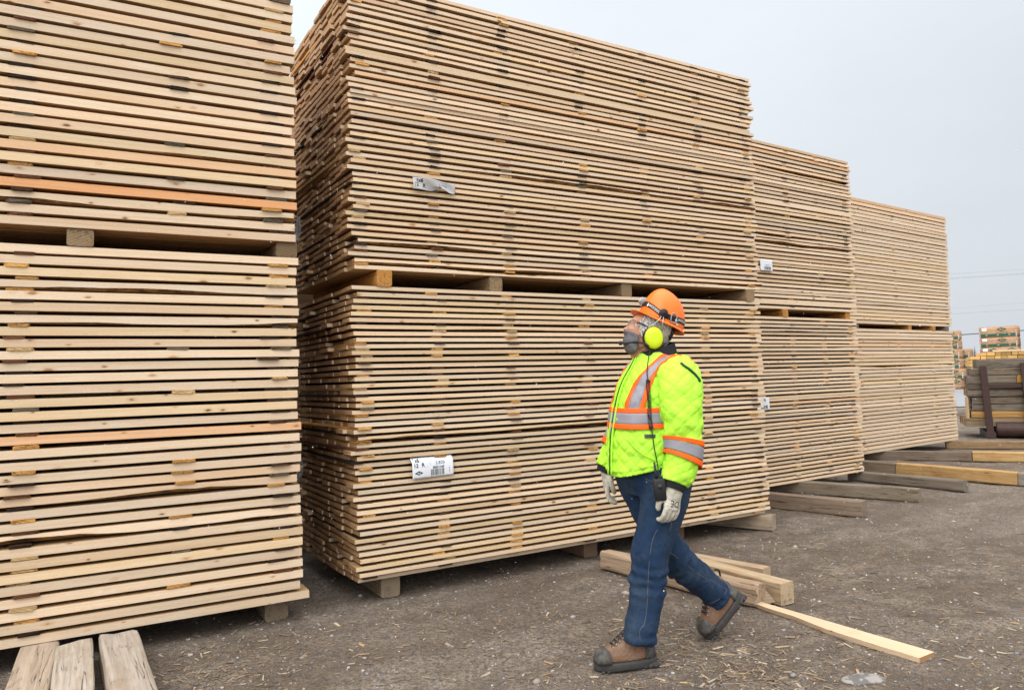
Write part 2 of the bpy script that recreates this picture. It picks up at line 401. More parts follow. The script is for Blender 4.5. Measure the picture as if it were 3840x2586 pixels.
    t = NT('mottled_stone'); p = t.n('ShaderNodeTexCoord').outputs['Object']
    M = t.out(t.mix(t.ramp(t.noise(p, 26, 5, .6), [(.48, 0), (.56, 1)]), (.11, .105, .10), (.25, .232, .215)), .75)
    o = mesh('flat_stone', V, mb.F, M, smooth=True); o.location = (c.x, c.y, .002); o.rotation_euler.z = .15
    tag(o, 'flat mottled grey stone half buried near the bottom edge, below the plank', 'stone')
    mb = MB(); mb.ball((0, 0, 0), (.016, .014, .012), 14, 9); c = G(2972, 2535)
    o = mb.build('round_pebble', M, smooth=True); o.location = (c.x, c.y, .008); tag(o, 'round grey pebble among the straw splinters behind the front boot', 'stone')
scatter()

# ------------------------------------------------------------------ lumber stacks
class Frame:
    def __init__(s, x, y, yaw):
        s.p = Vector((x, y, 0)); s.U = Vector((math.cos(yaw), math.sin(yaw), 0)); s.N = Vector((-s.U.y, s.U.x, 0)); s.yaw = yaw
    def w(s, u, n, z): return s.p + s.U * u + s.N * n + Vector((0, 0, z))
    def M(s, u, n, z): return Matrix.Translation(s.w(u, n, z)) @ Matrix.Rotation(s.yaw, 4, 'Z')
FM = Frame(-1.01356, 4.75890, math.radians(30.912))
FT = Frame(4.32233, 9.29865, math.radians(33.856))
FQ = Frame(7.63097, 12.87836, math.radians(35.868))
FL = Frame(-1.29311, 4.49267, math.radians(29.486))
ORD = lambda n: '%d%s' % (n, 'th' if 10 <= n % 100 <= 20 else {1: 'st', 2: 'nd', 3: 'rd'}.get(n % 10, 'th'))

def board_geo(L, w, t, rng, nseg, wane=0, top=False, wav=.0018, fray=0):
    ph = rng.uniform(0, 100); V = []; Fc = []; fk = []
    bowa = rng.gauss(0, wav); ws = rng.uniform(.6, 1.6)
    for i in range(nseg + 1):
        x = L * i / nseg
        dz = bowa * math.sin(PI * i / nseg) + .0011 * noise.noise(Vector((x * 3.1, ph, 0)))
        dy = .0022 * noise.noise(Vector((x * 2.2, ph, 7))) + .0008 * noise.noise(Vector((x * 17, ph, 3)))
        tt = t * (1 + .03 * noise.noise(Vector((x * 1.3, ph, 5))))
        wz = wy = .0012
        if wane:
            q = max(0, noise.noise(Vector((x * ws, ph, 21))) + .18) * 1.5 * (.75 + .35 * noise.noise(Vector((x * 13, ph, 2))))
            wz = max(wz, min(tt * .85, wane * q)); wy = max(wy, wane * 2.0 * q)
        sec = [(0, wz), (0, tt), (w, tt), (w, 0), (wy, 0)]
        if top: sec = [(0, tt - wz), (0, 0), (w, 0), (w, tt), (wy, tt)]
        for (y, z) in sec: V.append((x, y + dy, z + dz))
    for i in range(nseg):
        for k in range(5):
            a, b = i * 5 + k, i * 5 + (k + 1) % 5
            f = (a, b, b + 5, a + 5); Fc.append(f if top else f[::-1])
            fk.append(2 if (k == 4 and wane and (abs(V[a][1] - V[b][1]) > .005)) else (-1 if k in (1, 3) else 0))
    e0 = (0, 1, 2, 3, 4); e1 = tuple(nseg * 5 + k for k in range(5))
    Fc += [e0 if not top else e0[::-1], e1[::-1] if not top else e1]; fk += [1, 1]
    if fray:                            # torn fibres left by the saw
        for q in range(fray):
            y0 = rng.uniform(0, .03); z0 = rng.uniform(.1, .9) * t; l = rng.uniform(.006, .028); h = rng.uniform(.001, .0025); b = len(V)
            xe = L if rng.random() < .75 else 0; s = 1 if xe else -1
            V += [(xe, y0, z0 - h), (xe, y0, z0 + h), (xe, y0 + .004, z0), (xe + s * l, y0 + rng.gauss(0, .004), z0 + rng.gauss(0, .004))]
            Fc += [(b, b + 1, b + 3), (b + 1, b + 2, b + 3), (b + 2, b, b + 3)]; fk += [0, 0, 0]
    return V, Fc, fk
TONES = [((1.0, 1.0, 1.0), 'pale', 30), ((1.03, .97, .92), 'pinkish', 9), ((1.0, .97, .86), 'yellowish', 9), ((.96, .98, 1.02), 'greyish white', 6), ((.93, .88, .80), 'tan', 6), ((1.06, 1.06, 1.06), 'whitish', 9), ((1.0, .84, .70), 'salmon', 2)]
def pick_tone(rng):
    c, nm, _ = rng.choices(TONES, [t[2] for t in TONES])[0]; j = rng.uniform(.86, 1.09)
    return (c[0] * j, c[1] * j, c[2] * j, 1), nm
STICKC = [((.045, .025, .014), 'brown', 34), ((.10, .042, .02), 'reddish', 16), ((.024, .015, .010), 'blackened', 18), ((.10, .082, .062), 'grey', 8), ((.44, .235, .07), 'orange', 18), ((.40, .28, .14), 'tan', 8)]
inner = dict(V=[], F=[], T=[], B=[], K=[]); restst = dict(V=[], F=[], T=[], B=[], K=[])
def put(acc, V, Fc, tone, bco, fk, M):
    b = len(acc['V']); acc['V'] += [tuple(M @ Vector(v)) for v in V]; acc['F'] += [tuple(i + b for i in f) for f in Fc]
    acc['T'] += [tone] * len(V); acc['B'] += bco; acc['K'] += fk
BOXF = [(0, 1, 3, 2), (4, 6, 7, 5), (0, 4, 5, 1), (2, 3, 7, 6), (0, 2, 6, 4), (1, 5, 7, 3)]
stick_jobs = []
def bundle(fr, u0, u1, z0, z1, nl, gap, depth, bw, where, rng, cols, colp, nseg, pairs=0, special={}, jit=.012, wp=.10, low_in=False):
    """one stickered bundle: nl layers between z0 and z1; the front board of every layer is a thing, the rest inner boards"""
    tot = z1 - z0
    gaps = [gap * (0.06 if rng.random() < pairs else rng.uniform(.88, 1.14)) for k in range(nl - 1)]
    th = [rng.gauss(1, .018) for k in range(nl)]
    tb = (tot - sum(gaps)) / sum(th); z = z0; L0 = u1 - u0
    for k in range(nl):
        t = tb * th[k]
        tone, nm = pick_tone(rng)
        sp_ = special.get(k)
        wane = 0; top = False; lab = None
        if rng.random() < wp: wane = rng.uniform(.5, .95) * t; top = rng.random() < .3
        if sp_:
            tone = sp_.get('tone', tone); nm = sp_.get('nm', nm); lab = sp_.get('label'); wane = sp_.get('wane', 0) * t or wane; top = sp_.get('top', top)
        du0 = rng.gauss(0, jit); du1 = rng.gauss(0, jit); dn = rng.gauss(0, .005)
        if low_in and k == 0: dn += .035
        if sp_: du1 += sp_.get('du1', 0); dn += sp_.get('dn', 0)
        L = L0 - du0 + du1
        fray = rng.choice((0, 0, 3, 6)) if nseg > 24 else (rng.choice((0, 0, 0, 4)))
        V, Fc, fk = board_geo(L, bw * rng.uniform(.97, 1.0), t, rng, nseg, wane, top, .0014, fray)
        o = mesh('board', V, Fc, M_SAWN); off = (rng.uniform(0, 60), rng.uniform(0, 9), rng.uniform(0, 9))
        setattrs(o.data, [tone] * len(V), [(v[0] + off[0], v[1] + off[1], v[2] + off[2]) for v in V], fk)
        o.matrix_world = fr.M(u0 + du0, dn, z)
        if not lab:
            lab = '%s board, %s up in the %s' % (nm, ORD(k + 1), where)
            if k == 0: lab = '%s bottom board of the %s' % (nm, where)
            if k == nl - 1: lab = '%s top board of the %s' % (nm, where)
        tag(o, lab, 'board', 'boards along the front of the lumber stacks')
        nb = int(depth / bw)
        for j in range(1, nb):
            tn, _ = pick_tone(rng); a, b_ = rng.gauss(0, jit * .45), rng.gauss(0, jit * .45)
            if rng.random() < .05: a += rng.choice((-.035, .03, .05))
            y0 = j * bw + rng.uniform(0, .004); y1 = y0 + bw * rng.uniform(.955, .99); hz = t * rng.uniform(.97, 1.0)
            P = [(x, y, zz) for x in (u0 + a, u1 + b_) for y in (y0, y1) for zz in (0, hz)]
            of = (rng.uniform(0, 60), rng.uniform(0, 9), rng.uniform(0, 9))
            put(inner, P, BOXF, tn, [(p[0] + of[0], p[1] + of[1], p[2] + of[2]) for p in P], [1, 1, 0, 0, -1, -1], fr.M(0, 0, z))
        if k < nl - 1 and gaps[k] > gap * .5:
            for ci, (cu, cn) in enumerate(cols):
                if rng.random() < colp[ci]:
                    stick_jobs.append((fr, u0, u1, cu + rng.gauss(0, .017), z + t, gaps[k], k, where, cn, depth))
        z += t + (gaps[k] if k < nl - 1 else 0)

rb = random.Random(5)
ORANGE = dict(tone=(1.0, .66, .43, 1), nm='orange', label='orange cracked board, fourth up in the upper bundle of the near left stack')
WL, WM, WT, WQ = 'near left stack', 'tall middle stack', 'third stack from left', 'farthest stack'
def wh(s, lo): return ("%s bundle of the %s" % ('lower' if lo else 'upper', s))
colsL = [(-1.40, 'left'), (-.66, 'middle'), (-.125, 'right end')]
bundle(FL, -3.75, 0, .1352, 2.1771, 33, .0178, 1.2, .17, wh(WL, 1), rb, colsL, (1, .25, 1), 46, 0, {8: dict(wane=.75, label='waney bark edged board, 9th up in the lower bundle of the near left stack'), 0: dict(du1=.05), 16: dict(tone=(1.03, .80, .64, 1), nm='pink', label='pink tinted board, 17th up in the lower bundle of the near left stack')}, .009, .07)
bundle(FL, -3.75, 0, 2.2712, 3.7426, 23, .0195, 1.2, .17, wh(WL, 0), rb, colsL, (1, .3, 1), 46, 0, {3: ORANGE, 7: dict(tone=(.93, .93, .86, 1), wane=.5)}, .009, .12)
colsM = [(.065, 'left end'), (.60, 'second column'), (1.18, 'third column'), (1.86, 'middle column'), (2.50, 'fifth column'), (3.12, 'sixth column'), (3.70, 'right end')]
bundle(FM, 0, 3.806, .1352, 2.0331, 45, .0168, 1.45, .145, wh(WM, 1), rb, colsM, (.8, .85, .85, .8, .75, .8, .9), 36, .0, {1: dict(wane=.0), 3: dict(wane=.8), 16: dict(tone=(.92, .96, .98, 1))}, .014, .09, True)
bundle(FM, 0, 3.806, 2.1426, 4.0845, 46, .0178, 1.45, .145, wh(WM, 0), rb, colsM, (.8, .85, .85, .8, .75, .8, .9), 36, .06, {0: dict(tone=(1.04, 1.05, 1.05, 1)), 30: dict(tone=(1.0, .87, .74, 1), nm='salmon', label='salmon coloured board, 31st up in the upper bundle of the tall middle stack'), 35: dict(wane=.9), 41: dict(wane=.7)}, .017, .10)
colsT = [(-2.6, 'left end'), (-1.30, 'left column'), (-.69, 'middle column'), (-.14, 'right end')]
bundle(FT, -2.85, 0, .1352, 2.0189, 43, .0166, 1.2, .145, wh(WT, 1), rb, colsT, (.3, .8, .8, .9), 20, .02, {}, .015, .09)
bundle(FT, -2.85, 0, 2.1098, 4.0183, 42, .0176, 1.2, .145, wh(WT, 0), rb, colsT, (.3, .8, .8, .9), 20, .06, {}, .017, .12)
colsQ = [(-3.0, 'left end'), (-1.86, 'left column'), (-.74, 'middle column'), (-.14, 'right end')]
bundle(FQ, -3.8, 0, .1352, 2.0062, 33, .0125, 1.2, .145, wh(WQ, 1), rb, colsQ, (.6, .6, .7, .5), 16, 0, {}, .013, .05)
bundle(FQ, -3.8, 0, 2.0856, 3.9899, 33, .0125, 1.2, .145, wh(WQ, 0), rb, colsQ, (.6, .6, .8, .5), 16, 0, {}, .013, .08)
def back_row(fr, u0, u1, n0, z1, pitch, t, bw):  # unseen rows behind the stacks, packed nearly solid to block daylight through the gaps
    z = .16 + pitch * .5; r2 = random.Random(3)
    while z < z1:
        for j in range(6):
            tn, _ = pick_tone(r2); a = r2.gauss(0, .02); P = [(x, y, zz) for x in (u0 + a, u1 + a) for y in (n0 + j * bw, n0 + j * bw + bw * .97) for zz in (0, t)]
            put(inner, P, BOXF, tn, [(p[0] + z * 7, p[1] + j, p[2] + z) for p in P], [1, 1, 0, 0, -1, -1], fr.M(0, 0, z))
        z += pitch
back_row(FL, -3.75, -.02, 1.45, 3.5, .052, .0505, .17); back_row(FM, .02, 3.78, 1.75, 3.7, .040, .039, .145)
back_row(FT, -2.8, -.05, 1.45, 3.6, .040, .039, .145); back_row(FQ, -3.7, -.05, 1.45, 3.6, .046, .045, .145)
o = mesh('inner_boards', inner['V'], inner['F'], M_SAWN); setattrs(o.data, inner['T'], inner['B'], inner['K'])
tag(o, 'inner boards of all the lumber stacks and unseen rows behind, their sawn ends showing on the narrow sides', kind='stuff')

def stick_geo(w, l, h, rng, rough):
    n = 5; V = []; Fc = []; fk = []
    sec = [(-w / 2, .1 * h), (-w / 2, .85 * h), (-w / 2 * .86, h), (w / 2 * .9, h), (w / 2, .8 * h), (w / 2, .12 * h), (w / 2 * .85, 0), (-w / 2 * .9, 0)]
    m_ = len(sec)
    for i in range(n + 1):
        y = (0, .004, .03, .12, .5, 1)[i] * l; s = .86 if i == 0 else 1
        for (x, z) in sec:
            j = rough if i < 2 else rough * .3
            V.append((x * s + rng.gauss(0, j), y + (rng.gauss(0, j * 1.6) if i == 0 else 0), h / 2 + (z - h / 2) * s + rng.gauss(0, j * .35)))
    for i in range(n):
        for k in range(m_):
            a, b = i * m_ + k, i * m_ + (k + 1) % m_; Fc.append((a, b, b + m_, a + m_)); fk.append(0)
    Fc += [tuple(range(m_))[::-1], tuple(range(n * m_, n * m_ + m_))]; fk += [1, 1]
    return V, Fc, fk
def build_sticks():
    rng = random.Random(31)
    def area(j):
        p = j[0].w(j[3], 0, j[4]); d = p - C_O; q = d.dot(C_F)
        px = 1920 + FPX * d.dot(C_R) / q; py = 1293 - FPX * d.dot(C_U) / q
        vis = -60 < px < 3900 and -40 < py < 2600
        if vis and j[0] is not FQ and 2260 < px < 2640 and 1100 < py < 2500: vis = False    # behind the walking man
        return (j[5] / q) ** 1 / q if vis else 0
    jobs = sorted(stick_jobs, key=area, reverse=True)
    big = [j for j in jobs if area(j) > 0][:296]; bigset = set(id(j) for j in big)
    for j in jobs:
        fr, u0, u1, cu, z, g, k, where, cn, depth = j
        low = z < 2.1; (c, nm, _) = rng.choices(STICKC, [s[2] * (2.2 if (low and s[1] in ('orange', 'tan')) else 1) for s in STICKC])[0]; jt = rng.uniform(.7, 1.25); tone = (c[0] * jt, c[1] * jt, c[2] * jt, 1)
        w = (.112 if fr is FL else .092) * rng.uniform(.85, 1.1)
        V, Fc, fk = stick_geo(w, depth * .97, g * rng.uniform(.95, 1.0), rng, rng.choice((.0006, .0012, .0025)))
        n0 = rng.gauss(-.002, .006)
        n0 = max(n0, -.010)
        M = fr.M(cu, n0, z) @ Matrix.Rotation(rng.gauss(0, .02), 4, 'Z'); of = (rng.uniform(0, 60), rng.uniform(0, 9), rng.uniform(0, 9))
        B = [(v[1] + of[0], v[0] + of[1], v[2] + of[2]) for v in V]
        if id(j) in bigset:
            o = mesh('spacer_stick', V, Fc, M_OLD); setattrs(o.data, [tone] * len(V), B, fk); o.matrix_world = M
            tag(o, '%s spacer on the %s board up, %s, %s' % (nm, ORD(k + 1), cn, where), 'spacer stick', 'spacer sticks between board layers')
        else: put(restst, V, Fc, tone, B, fk, M)
    o = mesh('distant_spacer_sticks', restst['V'], restst['F'], M_OLD); setattrs(o.data, restst['T'], restst['B'], restst['K'])
    tag(o, 'the many smaller spacer sticks between the layers of the farther stacks', kind='stuff')
build_sticks()

# ------------------------------------------------------------------ timbers
def timber_geo(L, w, h, rng, rough=.003, ch=.012, broken=(0, 0), nseg=22):
    n = nseg; V = []; Fc = []; fk = []; ph = rng.uniform(0, 99)
    sec = []
    for (sx, sz) in ((1, 0), (1, 1), (-1, 1), (-1, 0)):
        x = w / 2 * sx; z = h * sz
        a = (x, z + (ch if sz == 0 else -ch)); b = (x - ch * sx, z)
        md = (x - ch * .3 * sx, z + (ch * .3 if sz == 0 else -ch * .3))
        sec += ([b, md, a] if (sx, sz) in ((1, 0), (-1, 1)) else [a, md, b])
    full = []
    for k in range(len(sec)):
        p, q = sec[k], sec[(k + 1) % len(sec)]; full.append(p)
        if math.hypot(p[0] - q[0], p[1] - q[1]) > .03:
            for s in (.33, .67): full.append((p[0] + (q[0] - p[0]) * s, p[1] + (q[1] - p[1]) * s))
    m_ = len(full)
    for i in range(n + 1):
        x = L * i / n
        for (y, z) in full:
            a = Vector((x * 3, y * 14, z * 14 + ph)); dv = Vector((noise.noise(a), noise.noise(a + Vector((9, 3, 1))), noise.noise(a + Vector((2, 7, 4)))))
            f = rough; xx = x
            for e, be in ((0, broken[0]), (n, broken[1])):
                if abs(i - e) <= 2 and be:
                    kk = (1, .45, .15)[abs(i - e)]; f = rough + be * .1 * kk
                    xx += (1 if e == 0 else -1) * be * kk * (.5 + noise.noise(Vector((y * 40, z * 40, ph + e))))
            zz = z + dv.z * f
            V.append((xx + dv.x * f * .5, y + dv.y * f, max(zz, -.004)))
    for i in range(n):
        for k in range(m_):
            a, b = i * m_ + k, i * m_ + (k + 1) % m_; Fc.append((a, b, b + m_, a + m_)); fk.append(0)
    Fc += [tuple(range(m_))[::-1], tuple(range(n * m_, n * m_ + m_))]; fk += [1, 1]
    return V, Fc, fk
TRNG = random.Random(77)
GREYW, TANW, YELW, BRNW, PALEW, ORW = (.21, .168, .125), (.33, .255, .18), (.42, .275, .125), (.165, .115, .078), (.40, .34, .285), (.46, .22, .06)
def timber(A, B, w, h, tone, label, group=None, z=0, rough=.003, ch=.012, broken=(0, 0), side=1, roll=0, name='timber', cat='timber'):
    A = Vector((A[0], A[1], 0)); B = Vector((B[0], B[1], 0)); d = (B - A); L = d.length; d.normalize()
    V, Fc, fk = timber_geo(L, w, h, TRNG, rough, ch, broken)
    o = mesh(name, V, Fc, M_OLD, smooth=False); of = (TRNG.uniform(0, 60), TRNG.uniform(0, 9), TRNG.uniform(0, 9))
    setattrs(o.data, [(*tone, 1)] * len(V), [(v[0] + of[0], v[1] + of[1], v[2] + of[2]) for v in V], fk)
    pr = Vector((d.y, -d.x, 0)) * (w / 2) * side
    o.matrix_world = Matrix.Translation(A + pr + Vector((0, 0, z))) @ Matrix.Rotation(math.atan2(d.y, d.x), 4, 'Z') @ Matrix.Rotation(roll, 4, 'X')
    return tag(o, label, cat, group)
def gl(px, py, qx, qy, ext=0):          # ground line between two photographed points, lengthened at its far end
    a, b = G(px, py), G(qx, qy); return a, b + (b - a).normalized() * ext
GB = 'timbers lying under the lumber stacks'
def nsup(fr, u, n0, n1, w, h, z, tone, label, **k):
    a = fr.w(u - w / 2, n0, 0); b = fr.w(u - w / 2, n1, 0); timber(a, b, w, h, tone, label, k.pop('group', GB), z, **k)
nsup(FL, -.125, .12, 1.2, .135, .134, 0, GREYW, 'short grey cracked timber end under the right corner of the near left stack', rough=.006, ch=.02)
nsup(FL, -2.6, .1, 1.2, .13, .134, 0, GREYW, 'grey timber under the far left part of the near left stack')
nsup(FM, .245, .08, 1.45, .13, .134, 0, GREYW, 'grey timber block under the left corner of the tall middle stack', ch=.016)
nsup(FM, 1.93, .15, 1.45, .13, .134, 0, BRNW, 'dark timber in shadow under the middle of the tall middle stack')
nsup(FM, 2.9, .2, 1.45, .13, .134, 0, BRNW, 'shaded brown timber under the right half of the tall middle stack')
a, b = gl(2896, 1991, 2700, 1972, .75)
timber(a, b, .115, .133, (.30, .25, .195), 'timber with saw marked end poking out under the right corner of the middle stack', GB)
a, b = gl(3232.5, 1940.5, 2861.5, 1901.4, .8); timber(a, b, .13, .15, (.225, .175, .135), 'grey brown timber running out from behind the right corner of the middle stack', GB)
a, b = gl(3445.5, 1884, 3003.5, 1850, .5); timber(a, b, .125, .138, (.22, .185, .145), 'square grey timber under the third stack, next beyond the nearest long one', GB)
a, b = gl(3615, 1845, 3194, 1803.5, .05); timber(a, b, .11, .128, (.18, .155, .130), 'weathered grey timber with a rounded left end beside the third stack', GB, rough=.006, ch=.022)
a, b = gl(3816, 1820.6, 3361, 1779, 0); timber(a, b, .14, .150, YELW, 'long yellow timber lying between two grey ones, right of the third stack', GB)
dd = (b - a).normalized(); timber(b + dd * .01, b + dd * 1.2, .14, .146, GREYW, 'grey timber end to end with the long yellow one, running under the third stack', GB)
timber(a - dd * 1.2, a - dd * .01, .14, .146, (.26, .235, .21), 'grey timber at the right picture edge, butted against the long yellow one', GB)
a, b = gl(3645, 1729.5, 3280, 1722.7, .5); timber(a, b, .13, .137, (.19, .155, .125), 'grey timber under the farthest stack, left of a yellow timber', GB)
dd = (b - a).normalized(); timber(a - dd * 1.6, a - dd * .012, .14, .141, (.46, .31, .14), 'yellow timber at the right picture edge, beyond the long yellow one', GB)
a, b = G(3990, 1684), G(3550, 1682); timber(a, b, .13, .126, (.27, .185, .11), 'brown timber beyond the farthest stack, in front of the steel rack', GB)
# spacers between the lower and upper bundles
GS = 'square timbers between lower and upper bundles'
for fr, us, z, h, s, w, dep in ((FL, (-1.138, -.055), 2.1775, .0935, WL, .125, 1.2), (FM, (.215, 1.066, 2.272, 3.677), 2.0335, .109, WM, .105, 1.45), (FT, (-1.429, -.158), 2.0193, .0905, WT, .10, 1.2), (FQ, (-3.03, -1.43, -.675, -.19), 2.0066, .079, WQ, .10, 1.2)):
    nm = {2: ('left', 'right'), 4: ('leftmost', 'second', 'third', 'rightmost')}[len(us)]
    for i, u in enumerate(us):
        tn = TRNG.choice(((.20, .145, .09), (.25, .18, .11), (.17, .12, .075)))
        if (fr is FM and i == 0) or (fr is FT) or (fr is FQ and i in (1, 2)): tn = (.42, .21, .06)
        if (fr is FQ and i in (0, 3)): tn = (.16, .14, .12)
        nsup(fr, u, TRNG.uniform(-.015, .02), dep, w, h, z, tn, '%s %s square timber in the gap between bundles of the %s' % (nm[i], 'orange' if tn[0] > .4 else 'grey brown', s), group=GS, rough=.004, ch=.014)
nsup(FL, -.075, -.01, 1.2, .13, .11, 3.743, (.14, .10, .07), 'dark timber on top of the near left stack at its right corner', group=GS, rough=.004, ch=.014)
nsup(FL, -1.14, -.01, 1.2, .13, .11, 3.743, (.14, .10, .07), 'dark timber on top of the near left stack, out above the frame', group=GS, rough=.004, ch=.014)
# old timbers at the bottom left
GF = 'old grey timbers lying at the bottom left'
def flat3(pl, pr, ql, qr, h): return [(G(*p, h).xy) for p in (pl, pr, ql, qr)]
for (pl, pr, ql, qr, tone, lab, br, rg) in (
    ((85, 2418), (215, 2400), (15, 2586), (178, 2586), (.38, .315, .25), 'flat tan timber, leftmost of three at the bottom left', (0, .0), .003),
    ((214, 2400), (341, 2394), (198, 2586), (345, 2586), (.40, .36, .315), 'cracked timber with a broken end, middle of three at the bottom left', (.0, .07), .004),
    ((380, 2368), (508, 2360), (415, 2586), (592, 2586), (.36, .32, .28), 'grey timber with a rounded end, rightmost of three at the bottom left', (.0, .05), .005)):
    p = flat3(pl, pr, ql, qr, .132); far = (p[0] + p[1]) / 2; near = (p[2] + p[3]) / 2; w = ((p[0] - p[1]).length + (p[2] - p[3]).length) / 2 * .98
    dd = (far - near).normalized(); near = near - dd * .9
    prp = Vector((dd.y, -dd.x)) * (w / 2)
    timber(near - prp, far - prp, w, .132, tone, lab, GF, broken=br, rough=rg, ch=.014 if rg < .0045 else .026)
GK = 'loose timbers lying behind the walking man'
a, b = gl(2857, 2287, 2249, 2135, 0); timber(a, b, .12, .136, (.36, .275, .20), 'rough split timber with a chewed end, nearest of three behind the man', GK, rough=.013, ch=.026, broken=(.07, .02))
a, b = gl(2929, 2272, 2653, 2190, .75); timber(a, b, .12, .130, (.43, .335, .23), 'long squared timber, middle one of three behind the man', GK, ch=.008)
a, b = gl(2862, 2172, 2602, 2122, .3); timber(a, b, .10, .072, (.40, .31, .22), 'thin timber, farthest of three behind the man', GK, ch=.006)
# the plank with a wavy edge
def plank():
    a, b = G(2788, 2284), G(3449, 2487); c = G(3508, 2461); d = b - a; L = d.length; d.normalize(); p = Vector((-d.y, d.x, 0)); w1 = (c - b).dot(p); w1 = max(.085, abs(w1)) * (1 if (c - b).dot(p) > 0 else -1)
    n = 40; V = []; Fc = []; fk = []; t = .026
    for i in range(n + 1):
        s = i / n; x = L * s
        wd = interp([(0, .052), (.12, .066), (.28, .074), (.36, .086), (.45, .106), (.55, .120), (.8, .129), (1, .130)], s)[0]
        e = -.0 + (wd - .13) * -.0
        near = .13 - wd + .003 * noise.noise(Vector((x * 12, 0, 0)))
        for (y, z) in ((near + .012 * (1 - s), 0), (near, t), (.13, t), (.13, 0)): V.append((x, y, z + .001))
    for i in range(n):
        for k in range(4): Fc.append((i * 4 + k, i * 4 + (k + 1) % 4, i * 4 + 4 + (k + 1) % 4, i * 4 + 4 + k)); fk.append(2 if (k == 0 and .25 < i / n < .5 and 0) else 0)
    Fc += [(3, 2, 1, 0), (n * 4, n * 4 + 1, n * 4 + 2, n * 4 + 3)]; fk += [1, 1]
    o = mesh('plank', V, [f[::-1] for f in Fc], M_SAWN); setattrs(o.data, [(.88, .84, .80, 1)] * len(V), [(v[0] + 3, v[2] + 1, v[1] + 2) for v in V], fk)
    o.matrix_world = Matrix.Translation(a) @ Matrix.Rotation(math.atan2(d.y, d.x), 4, 'Z')
    tag(o, 'pale plank with a wavy tapering edge lying alone on the dirt behind the man', 'plank')
plank()
# ------------------------------------------------------------------ the walking man
ROOT = Vector((.731, 3.851, 0)); YAW = math.radians(31.5)
Fv = Vector((-math.cos(YAW), -math.sin(YAW), 0)); Lv = Vector((math.sin(YAW), -math.cos(YAW), 0)); Zv = Vector((0, 0, 1))
def LW(a, b, z): return ROOT + Fv * a + Lv * b + Zv * z
TY = math.radians(16)                # the chest is turned a little further to the stacks than the legs
TF = Vector((-math.cos(TY), -math.sin(TY), 0)); TL = Vector((math.sin(TY), -math.cos(TY), 0))
def TW(a, b, z): return ROOT + TF * a + TL * b + Zv * z
person = empty('person', ROOT)
tag(person, 'man in lime safety jacket, orange hard hat and jeans walking past the lumber stacks', 'person')
def pm(name, V, Fc, mat, parent=None, smooth=True):
    return mesh(name, [Vector(v) - ROOT for v in V], Fc, mat, parent or person, smooth)
def pmb(name, mb, mat, parent=None, smooth=True): return pm(name, mb.V, mb.F, mat, parent, smooth)
def remesh(o, vox, smooth=2):
    r = o.modifiers.new('r', 'REMESH'); r.mode = 'VOXEL'; r.voxel_size = vox; r.use_smooth_shade = True
    if smooth:
        s = o.modifiers.new('s', 'SMOOTH'); s.factor = .5; s.iterations = smooth
    mats = [mm for mm in o.data.materials]; apply_mods(o)
    if not len(o.data.materials):
        for mm in mats: o.data.materials.append(mm)
    o.data.polygons.foreach_set('use_smooth', [True] * len(o.data.polygons)); return o
def grid_faces(nu, nv, closed=True, k0=0):
    Fc = []
    for i in range(nv - 1):
        for j in range(nu if closed else nu - 1):
            Fc.append((k0 + i * nu + j, k0 + i * nu + (j + 1) % nu, k0 + (i + 1) * nu + (j + 1) % nu, k0 + (i + 1) * nu + j))
    return Fc
def cloth(name, c, rough=.75, weave=260, var=.10, wr=.5, wsc=16, patch=None):
    t = NT(name); p = t.n('ShaderNodeTexCoord').outputs['Object']
    col = t.mix(t.noise(p, 22, 4, .6), tuple(x * (1 - var) for x in c), tuple(min(1, x * (1 + var)) for x in c))
    if patch: col = t.mix(t.ramp(t.noise(p, patch[1], 5, .65), [(.45, 0), (.72, .8)]), col, patch[0])
    h = t.math('ADD', t.math('MULTIPLY', t.noise(t._sc(p, (1, 1, .8)), wsc, 3, .5, .4), 1.6), t.math('MULTIPLY', t.noise(p, weave, 2), .25))
    t.bump(h, wr, .012); return t.out(col, rough)
M_LIME = cloth('lime_fabric', (.40, .80, .045), .7, wr=.55, wsc=17, var=.08, patch=((.33, .64, .05), 5))
M_ORB = cloth('orange_trim', (.90, .11, .008), .6, var=.06, wr=.2)
M_SIL = cloth('silver_reflective_tape', (.235, .235, .27), .4, var=.10, wr=.25)
M_BLK = plain('black_rubber', (.016, .016, .018), .55)
M_BLKC = cloth('black_knit', (.014, .014, .016), .9)
M_JEAN = cloth('blue_denim', (.0065, .0245, .064), .85, weave=420, var=.45, wr=1.0, wsc=15, patch=((.034, .058, .088), 7))
M_SKIN = plain('skin', (.43, .205, .122), .5, var=.12, sc_=24)
M_HAIR = plain('grey_white_hair', (.52, .50, .48), .7, var=.45, sc_=120, bump=.6)
M_HAT = plain('orange_plastic', (.87, .155, .010), .42, var=.05, spec=.4)
M_CUP = plain('neon_yellow_plastic', (.50, .66, .006), .42, var=.03, spec=.45)
M_GREY = plain('grey_plastic', (.24, .25, .25), .45)
M_MASK = cloth('grey_mask_fabric', (.115, .11, .122), .85, wr=.35, wsc=40)
M_GLOVE = cloth('pale_leather_glove', (.47, .45, .38), .7, weave=120, var=.16, wr=.6, wsc=38, patch=((.33, .30, .24), 16))
M_BOOT = cloth('brown_boot_leather', (.155, .086, .052), .75, weave=150, var=.3, wr=.6, wsc=34, patch=((.225, .165, .12), 12))
M_CAP = cloth('scuffed_grey_toe', (.052, .049, .046), .65, var=.4, wr=.5, wsc=40, patch=((.17, .16, .145), 20))
M_SOLE = plain('dark_sole_rubber', (.044, .042, .041), .75, var=.5, sc_=30, bump=.5)
M_WHITE = plain('white_print', (.75, .75, .75), .6, var=.02)
M_THR = plain('tan_thread', (.15, .14, .13), .8)
M_WIRE = plain('pale_steel_wire', (.62, .62, .60), .35, metal=.6)
